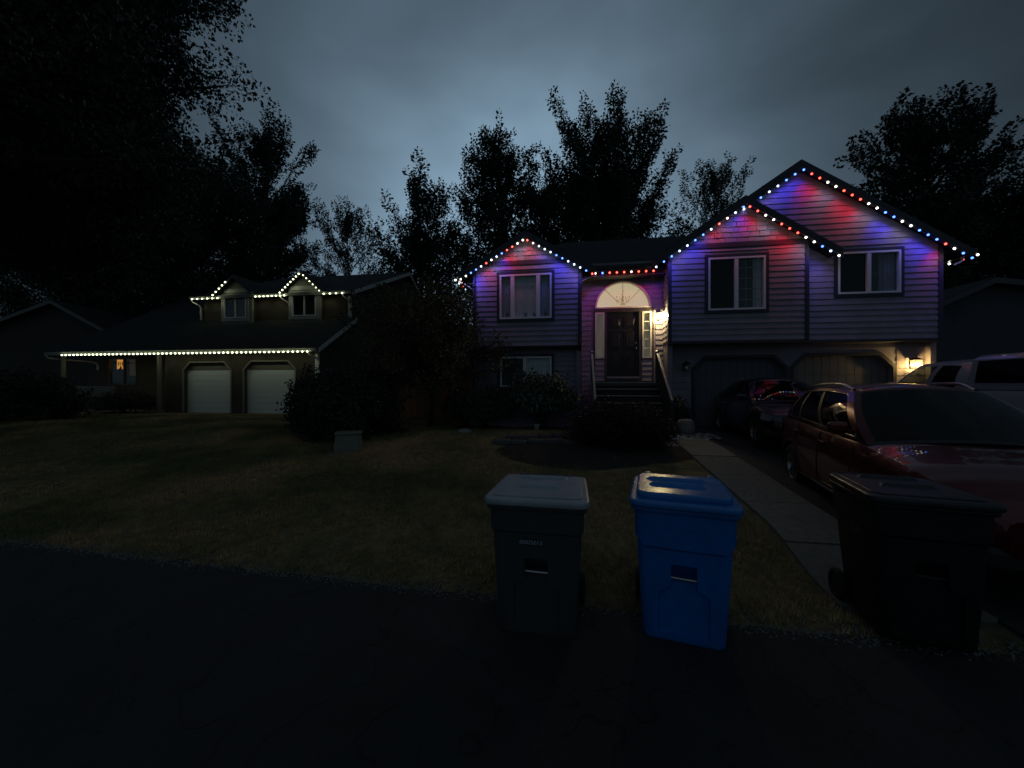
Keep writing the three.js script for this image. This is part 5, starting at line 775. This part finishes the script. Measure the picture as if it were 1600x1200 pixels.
// feathery maple against the corner of the smallest gable
tree('japanese_maple', 'feathery olive-green small tree at the corner of the smallest gable, over the fence', [-2.5, 0.42, -11.9], { seed: 34, h: 3.7, w: 5.0, tr: 0.09, t0: 0.46, limbs: 90, el0: 0.15, el1: 0.75, prof: q => 1 - 0.45 * q * q, dens: 5.5, fluff: 0.35, sprig: 0.5, geo: sprigGeo(8, 26, 1, 0.2, 0.4, 2.6), mat: leafMat([0.10, 0.09, 0.035]), rise: -0.15, droop: -0.06, tops: 2, cap: 0.45 });

function shrub(name, label, pos, c) {
  const r = rng(c.seed), o = thing(name, label, 'shrub', pos), m = [], stems = [];
  for (let i = 0; i < c.n; i++) {
    const a = r() * 6.283, cz = Math.pow(r(), 0.7), q = Math.pow(r(), 0.42), ph = Math.acos(1 - cz * (c.full ? 1.75 : 1.25)), bump = 1 + 0.16 * Math.sin(a * 3 + c.seed) + 0.14 * Math.sin(a * 5 + ph * 4 + c.seed * 2);
    const d = new THREE.Vector3(Math.cos(a) * Math.sin(ph), Math.cos(ph), Math.sin(a) * Math.sin(ph)), p = new THREE.Vector3(d.x * c.rx * q * bump, c.cy + d.y * c.ry * q * bump, d.z * c.rz * q * bump);
    if (p.y < 0.05) p.y = 0.05 + r() * 0.15;
    const dir = d.clone().add(new THREE.Vector3((r() - 0.5) * 0.9, 0.35 + (r() - 0.5) * 0.6, (r() - 0.5) * 0.9)); m.push(mat4(p, dir, c.s * (0.7 + 0.6 * r()), r));
    if (i % 26 === 0) stems.push(taper([new THREE.Vector3((r() - 0.5) * 0.25, 0, (r() - 0.5) * 0.25), new THREE.Vector3(p.x * 0.4, p.y * 0.6, p.z * 0.4), p], 0.018, 0.006, 5));
  }
  put('stem', merge(stems), barkMat, o); crown(o, c.geo, c.mat, m, r, 0.5).name = 'foliage'; return o;
}
const gz = (X, D) => groundY(X, -D);
const shA = sprigGeo(12, 24, 1, 0.26, 0.42, 1.6), shB = sprigGeo(13, 30, 1, 0.17, 0.36, 1.5), shC = sprigGeo(14, 24, 1, 0.34, 0.4, 2.6);
shrub('laurel_bush', 'large black-green bush in front of the white garage doors', [-4.55, gz(-4.55, 10.4), -10.4], { seed: 41, n: 1500, rx: 1.28, ry: 0.95, rz: 1.0, cy: 0.8, s: 0.33, geo: shA, mat: leafMat([0.022, 0.034, 0.020]), full: true });
shrub('barberry_bush', 'rounded dark maroon shrub in the bed before the front stairs', [2.58, gz(2.58, 8.9), -8.9], { seed: 42, n: 1500, rx: 1.0, ry: 0.52, rz: 0.9, cy: 0.43, s: 0.22, geo: shB, mat: leafMat([0.05, 0.016, 0.014]), full: true });
shrub('rhododendron', 'grey-green leafy shrub covering the lower corner of the ground floor window', [0.86, gz(0.86, 11.3), -11.35], { seed: 43, n: 560, rx: 0.85, ry: 0.56, rz: 0.5, cy: 0.82, s: 0.34, geo: shC, mat: leafMat([0.10, 0.115, 0.085]) });
shrub('low_shrub', 'low dark shrub under the olive tree beside the house corner', [-0.85, gz(-0.85, 11.4), -11.4], { seed: 44, n: 520, rx: 0.7, ry: 0.62, rz: 0.6, cy: 0.55, s: 0.28, geo: shA, mat: leafMat([0.05, 0.058, 0.04]) });
shrub('low_shrub', 'low dark shrub against the fence end', [-1.5, gz(-1.5, 12.3), -12.3], { seed: 45, n: 380, rx: 0.5, ry: 0.55, rz: 0.5, cy: 0.5, s: 0.28, geo: shA, mat: leafMat([0.035, 0.045, 0.03]) });
shrub('low_shrub', 'black low hedge shrub under the porch eave', [-19.6, gz(-19.6, 14.4), -14.4], { seed: 46, n: 1200, rx: 2.7, ry: 1.15, rz: 0.9, cy: 0.5, s: 0.42, geo: shA, mat: leafMat([0.02, 0.028, 0.018]) });
shrub('low_shrub', 'small shrub below the pale porch railing', [-18.2, gz(-18.2, 18.0), -18.0], { seed: 47, n: 420, rx: 1.3, ry: 0.45, rz: 0.5, cy: 0.35, s: 0.3, geo: shA, mat: leafMat([0.03, 0.04, 0.026]) });
shrub('low_shrub', 'leafy plant at the foot of the railing behind the round planter', [4.42, gz(4.42, 10.7), -10.75], { seed: 48, n: 240, rx: 0.42, ry: 0.42, rz: 0.34, cy: 0.42, s: 0.24, geo: shC, mat: leafMat([0.045, 0.055, 0.04]) });

shrub('evergreen_shrub', 'tall dark evergreen mass rising behind the wooden fence', [-4.4, 0.4, -21.5], { seed: 51, n: 1500, rx: 2.4, ry: 3.6, rz: 1.2, cy: 2.4, s: 0.62, geo: shA, mat: leafMat([0.02, 0.03, 0.018]), full: true });
shrub('evergreen_shrub', 'dark evergreen behind the fence end nearest the grey house', [-1.2, 0.4, -20.5], { seed: 52, n: 1200, rx: 1.9, ry: 2.8, rz: 1.1, cy: 2.0, s: 0.58, geo: shA, mat: leafMat([0.022, 0.032, 0.02]), full: true });

// ------------------------------------------------------------------ small things in the front yard
{ // utility pedestal
  const t = thing('utility_box', 'pale green metal utility box on the lawn at the foot of the big bush', 'utility box', [-3.72, gz(-3.72, 8.75) - 0.02, -8.75], 0.35), g = M([0.21, 0.205, 0.16], 0.55, { map: mottleT });
  const b = loft([[[-0.3, 0, 0.2], [0.3, 0, 0.2], [0.3, 0, -0.2], [-0.3, 0, -0.2]], [[-0.265, 0.4, 0.165], [0.265, 0.4, 0.165], [0.265, 0.4, -0.2], [-0.265, 0.4, -0.2]]].map(r => r.reverse())); put('cabinet', toCreasedNormals(clean(b), 0.3), g, t);
  put('lid', new RoundedBoxGeometry(0.57, 0.06, 0.42, 2, 0.02).translate(0, 0.425, -0.015), g, t);
  put('door', new RoundedBoxGeometry(0.44, 0.3, 0.02, 2, 0.008).rotateX(-0.087).translate(0, 0.2, 0.186), g, t); put('latch', box(-0.03, 0.03, 0.2, 0.25, 0.19, 0.206), metalMat, t);
  put('pad', box(-0.42, 0.42, -0.06, 0.012, -0.32, 0.32), concreteMats[0], t);
}
{ // squat round planter
  const w = toWorld(0.1, 0, 1.35), t = thing('round_planter', 'pale rounded stone pot on the gravel beside the stair railing', 'pot', [w[0], groundY(w[0], w[2]) + 0.03, w[2]]);
  const prof = [[0.0, 0], [0.17, 0], [0.21, 0.03], [0.235, 0.14], [0.23, 0.26], [0.2, 0.36], [0.15, 0.40], [0.12, 0.41], [0.10, 0.37], [0, 0.36]].map(p => new THREE.Vector2(...p));
  put('bowl', new THREE.LatheGeometry(prof, 36), M([0.34, 0.29, 0.28], 0.85, { map: speckT, bumpMap: speckT, bumpScale: 0.004 }), t); put('soil', new THREE.CylinderGeometry(0.12, 0.12, 0.02, 20).translate(0, 0.36, 0), soilMat, t);
}
{ // river stones beside the walk
  const r = rng(61), w0 = toWorld(-0.05, 0, 1.7), t = thing('river_stones', 'patch of grey river stones between the walk and the round pot', 'stones', [0, 0, 0]), base = new THREE.IcosahedronGeometry(1, 2);
  const geos = [0, 1, 2, 3].map(k => { const g = mergeVertices((() => { const q = base.clone(); q.deleteAttribute('uv'); q.deleteAttribute('normal'); return q; })()), p = g.attributes.position; for (let i = 0; i < p.count; i++) { const n = 1 + 0.3 * noise.noise(p.getX(i) * 1.3 + k * 9, p.getY(i) * 1.3, p.getZ(i) * 1.3); p.setXYZ(i, p.getX(i) * n, p.getY(i) * n * 0.6, p.getZ(i) * n * 0.8); } g.computeVertexNormals(); return g; });
  const mats = [0.12, 0.2, 0.3].map(v => M([v, v * 0.96, v * 0.95], 0.85));
  for (let i = 0; i < 230; i++) { const x = -0.4 + 1.15 * r(), z = 1.25 + 0.78 * r(), w = toWorld(x, 0, z), m = put('stone', geos[i % 4], mats[Math.floor(r() * 3)], t); const s = 0.025 + 0.035 * r(); m.scale.set(s * 1.2, s, s); m.rotation.y = r() * 6.28; m.position.set(w[0], groundY(w[0], w[2]) + 0.03 + s * 0.3, w[2]); }
}
{ // long flat edging stones of the bed
  const r = rng(62);
  const rows = [[-4.5, 2.35, -2.1, 2.0, 'upper row of flat grey edging stones behind the maroon shrub'], [-4.7, 2.95, -2.2, 2.65, 'lower row of flat grey edging stones along the lawn side of the bed']];
  for (const [x0, z0, x1, z1, lab] of rows) { const t = thing('stone_edging', lab, 'stone border', [0, 0, 0]); const n = 6; for (let i = 0; i < n; i++) { const u = (i + 0.5) / n, w = toWorld(x0 + (x1 - x0) * u, 0, z0 + (z1 - z0) * u + 0.06 * Math.sin(i * 2)), L = Math.abs(x1 - x0) / n * (0.85 + 0.2 * r()); const g = new RoundedBoxGeometry(L, 0.10 + 0.04 * r(), 0.22 + 0.1 * r(), 3, 0.035), p = g.attributes.position; for (let k = 0; k < p.count; k++) { const q = 1 + 0.1 * noise.noise(p.getX(k) * 6 + i * 5, p.getY(k) * 6, p.getZ(k) * 6); p.setXYZ(k, p.getX(k) * q, p.getY(k) * q, p.getZ(k) * q); } g.computeVertexNormals(); const m = put('stone', g, M([0.12 + 0.06 * r(), 0.11 + 0.05 * r(), 0.105 + 0.05 * r()], 0.9, { map: speckT }), t); m.position.set(w[0], groundY(w[0], w[2]) + 0.05, w[2]); m.rotation.y = -TH + (r() - 0.5) * 0.2; } }
}
{ const w = toWorld(-3.85, 0, 0.75), t = thing('small_pot', 'tiny white pot on the ground below the window shrub', 'pot', [w[0], groundY(w[0], w[2]), w[2]]); put('cup', new THREE.LatheGeometry([[0, 0], [0.06, 0], [0.085, 0.16], [0.095, 0.16], [0.09, 0.19], [0.07, 0.17], [0, 0.15]].map(p => new THREE.Vector2(...p)), 20), M([0.55, 0.54, 0.52], 0.5), t); put('soil', new THREE.CylinderGeometry(0.07, 0.07, 0.01, 14).translate(0, 0.155, 0), soilMat, t); }
{ const g = new THREE.IcosahedronGeometry(0.13, 3), p = g.attributes.position; for (let i = 0; i < p.count; i++) { const n = 1 + 0.25 * noise.noise(p.getX(i) * 9, p.getY(i) * 9, p.getZ(i) * 9); p.setXYZ(i, p.getX(i) * n * 1.5, p.getY(i) * n * 0.6, p.getZ(i) * n); } const m = new THREE.Mesh(toCreasedNormals(g, 1), M([0.3, 0.29, 0.28], 0.9)); m.name = 'stone'; m.position.set(-1.32, gz(-1.32, 10.7) + 0.05, -10.7); m.castShadow = m.receiveShadow = true; scene.add(m); tagMesh(m, 'single pale stone at the foot of the low shrub by the house corner', 'stone'); }
// small plants on the sill inside the three-part window
[[-4.86, 0.14, 'plant in the pane nearest the maple'], [-4.28, 0.13, 'spiky plant in the middle pane, in front of the lace'], [-4.0, 0.09, 'tiny plant in the middle pane near the mullion'], [-3.66, 0.17, 'tallest sill plant, in the pane nearest the downspout']].forEach(([x, h, lab], i) => {
  const t = thing('sill_plant', 'potted ' + lab, 'plant', toWorld(x, 3.946, -0.045), -TH); put('pot', new THREE.CylinderGeometry(0.022, 0.018, 0.05, 14).translate(0, 0.025, 0), M([0.06, 0.04, 0.03], 0.8), t);
  const r = rng(90 + i), P = []; for (let k = 0; k < 16; k++) { const a = r() * 6.28, e = 0.4 + r() * 1.0, L = h * (0.6 + 0.6 * r()), d = [Math.cos(a) * Math.cos(e) * 0.8, Math.sin(e), Math.sin(a) * Math.cos(e) * 0.12], s = 0.014; P.push(-s, 0.06, 0, s, 0.06, 0, d[0] * L, 0.06 + d[1] * L, d[2] * L); } put('leaves', tri(P), M([0.015, 0.02, 0.013], 0.7), t);
});

// ------------------------------------------------------------------ lawn blades, ragged road edge
{
  const r = rng(71), P = []; for (let k = 0; k < 9; k++) { const a = r() * 6.28, q = r() * 0.05, x = Math.cos(a) * q, z = Math.sin(a) * q, h = 0.022 + 0.028 * r(), w = 0.0032, b = r() * 6.28, l = 0.025 * r(); P.push(x - w * Math.cos(b), 0, z - w * Math.sin(b), x + w * Math.cos(b), 0, z + w * Math.sin(b), x + l * Math.cos(a), h, z + l * Math.sin(a)); }
  const g = tri(P), N = 120000, mat = M([1, 1, 1], 0.9), m = new THREE.InstancedMesh(g, mat, N), c = new THREE.Color(), q = new THREE.Matrix4(), e = new THREE.Euler(), qq = new THREE.Quaternion();
  m.name = 'grass'; m.castShadow = m.receiveShadow = true; let n = 0;
  while (n < N) {
    const t = Math.pow(r(), 0.75), D = 2.6 + 14 * t, X = (r() < 0.62 ? -7 + 10.2 * r() : -24 + 18 * r()) + (D - 5) * -0.2, ed = D - kerbD(X); if (ed < 0.02 + 0.06 * noise.noise(X * 2, 0, D)) { if (ed < -0.05 || r() < 0.7) continue; }
    const dX = X - HX, dD = D - HD, lx = dX * cT - dD * sT, lz = -(dX * sT + dD * cT);
    if (lx > -0.85 && lz > 0.4) { if (!(lz > 6.4 && lx < -0.62)) continue; }
    if (((lx + 2.45) / 2.15) ** 2 + ((lz - 3.1) / 1.85) ** 2 < 1 && r() > 0.04) continue;
    if (lz < 0.9 && lx > -6.4) continue; if (D > 16.3 + X * -0.02 || (X < -9.0 && D > 15.0 - 0.16 * (X + 8.6) + 1.4)) continue;
    const dry = Math.max(0, Math.min(1, 0.42 + 2.4 * fbm(X * 0.55 + 4, 0, D * 0.55, 4) + 0.4 * sm(-3, 1.5, X))), k = 0.6 + 0.55 * r();
    c.setRGB((0.20 + 0.42 * dry) * k, (0.20 + 0.21 * dry) * k, (0.08 + 0.12 * dry) * k); m.setColorAt(n, c);
    e.set((r() - 0.5) * 0.5, r() * 6.28, (r() - 0.5) * 0.5); const s = 0.55 + 0.9 * r(); m.setMatrixAt(n, q.compose(new THREE.Vector3(X, groundY(X, -D) - 0.004, -D), qq.setFromEuler(e), new THREE.Vector3(s, s * (0.6 + 0.8 * r()), s))); n++;
  }
  tagMesh(m, 'patchy half dry lawn grass between the street and the houses', 'grass'); m.userData.kind = 'stuff'; scene.add(m);
  // pale grit washed along the edge of the street
  const gg = new THREE.TetrahedronGeometry(0.012, 1), gm = new THREE.InstancedMesh(gg, M([0.2, 0.195, 0.185], 0.95), 5200); gm.name = 'gravel'; gm.castShadow = gm.receiveShadow = true;
  for (let i = 0; i < 5200; i++) { const X = -8 + 13 * r(), D = kerbD(X) + 0.02 + (r() + r() - 1) * 0.16 + 0.05 * noise.noise(X * 2, 5, 0); e.set(r() * 6, r() * 6, r() * 6); const s = 0.35 + 0.9 * r() * r(); gm.setMatrixAt(i, q.compose(new THREE.Vector3(X, Math.max(groundY(X, -D), 0) + 0.004, -D), qq.setFromEuler(e), new THREE.Vector3(s, s, s))); }
  tagMesh(gm, 'pale grit scattered along the ragged edge of the street', 'gravel'); gm.userData.kind = 'stuff'; scene.add(gm);
}

renderer.render(scene, camera);
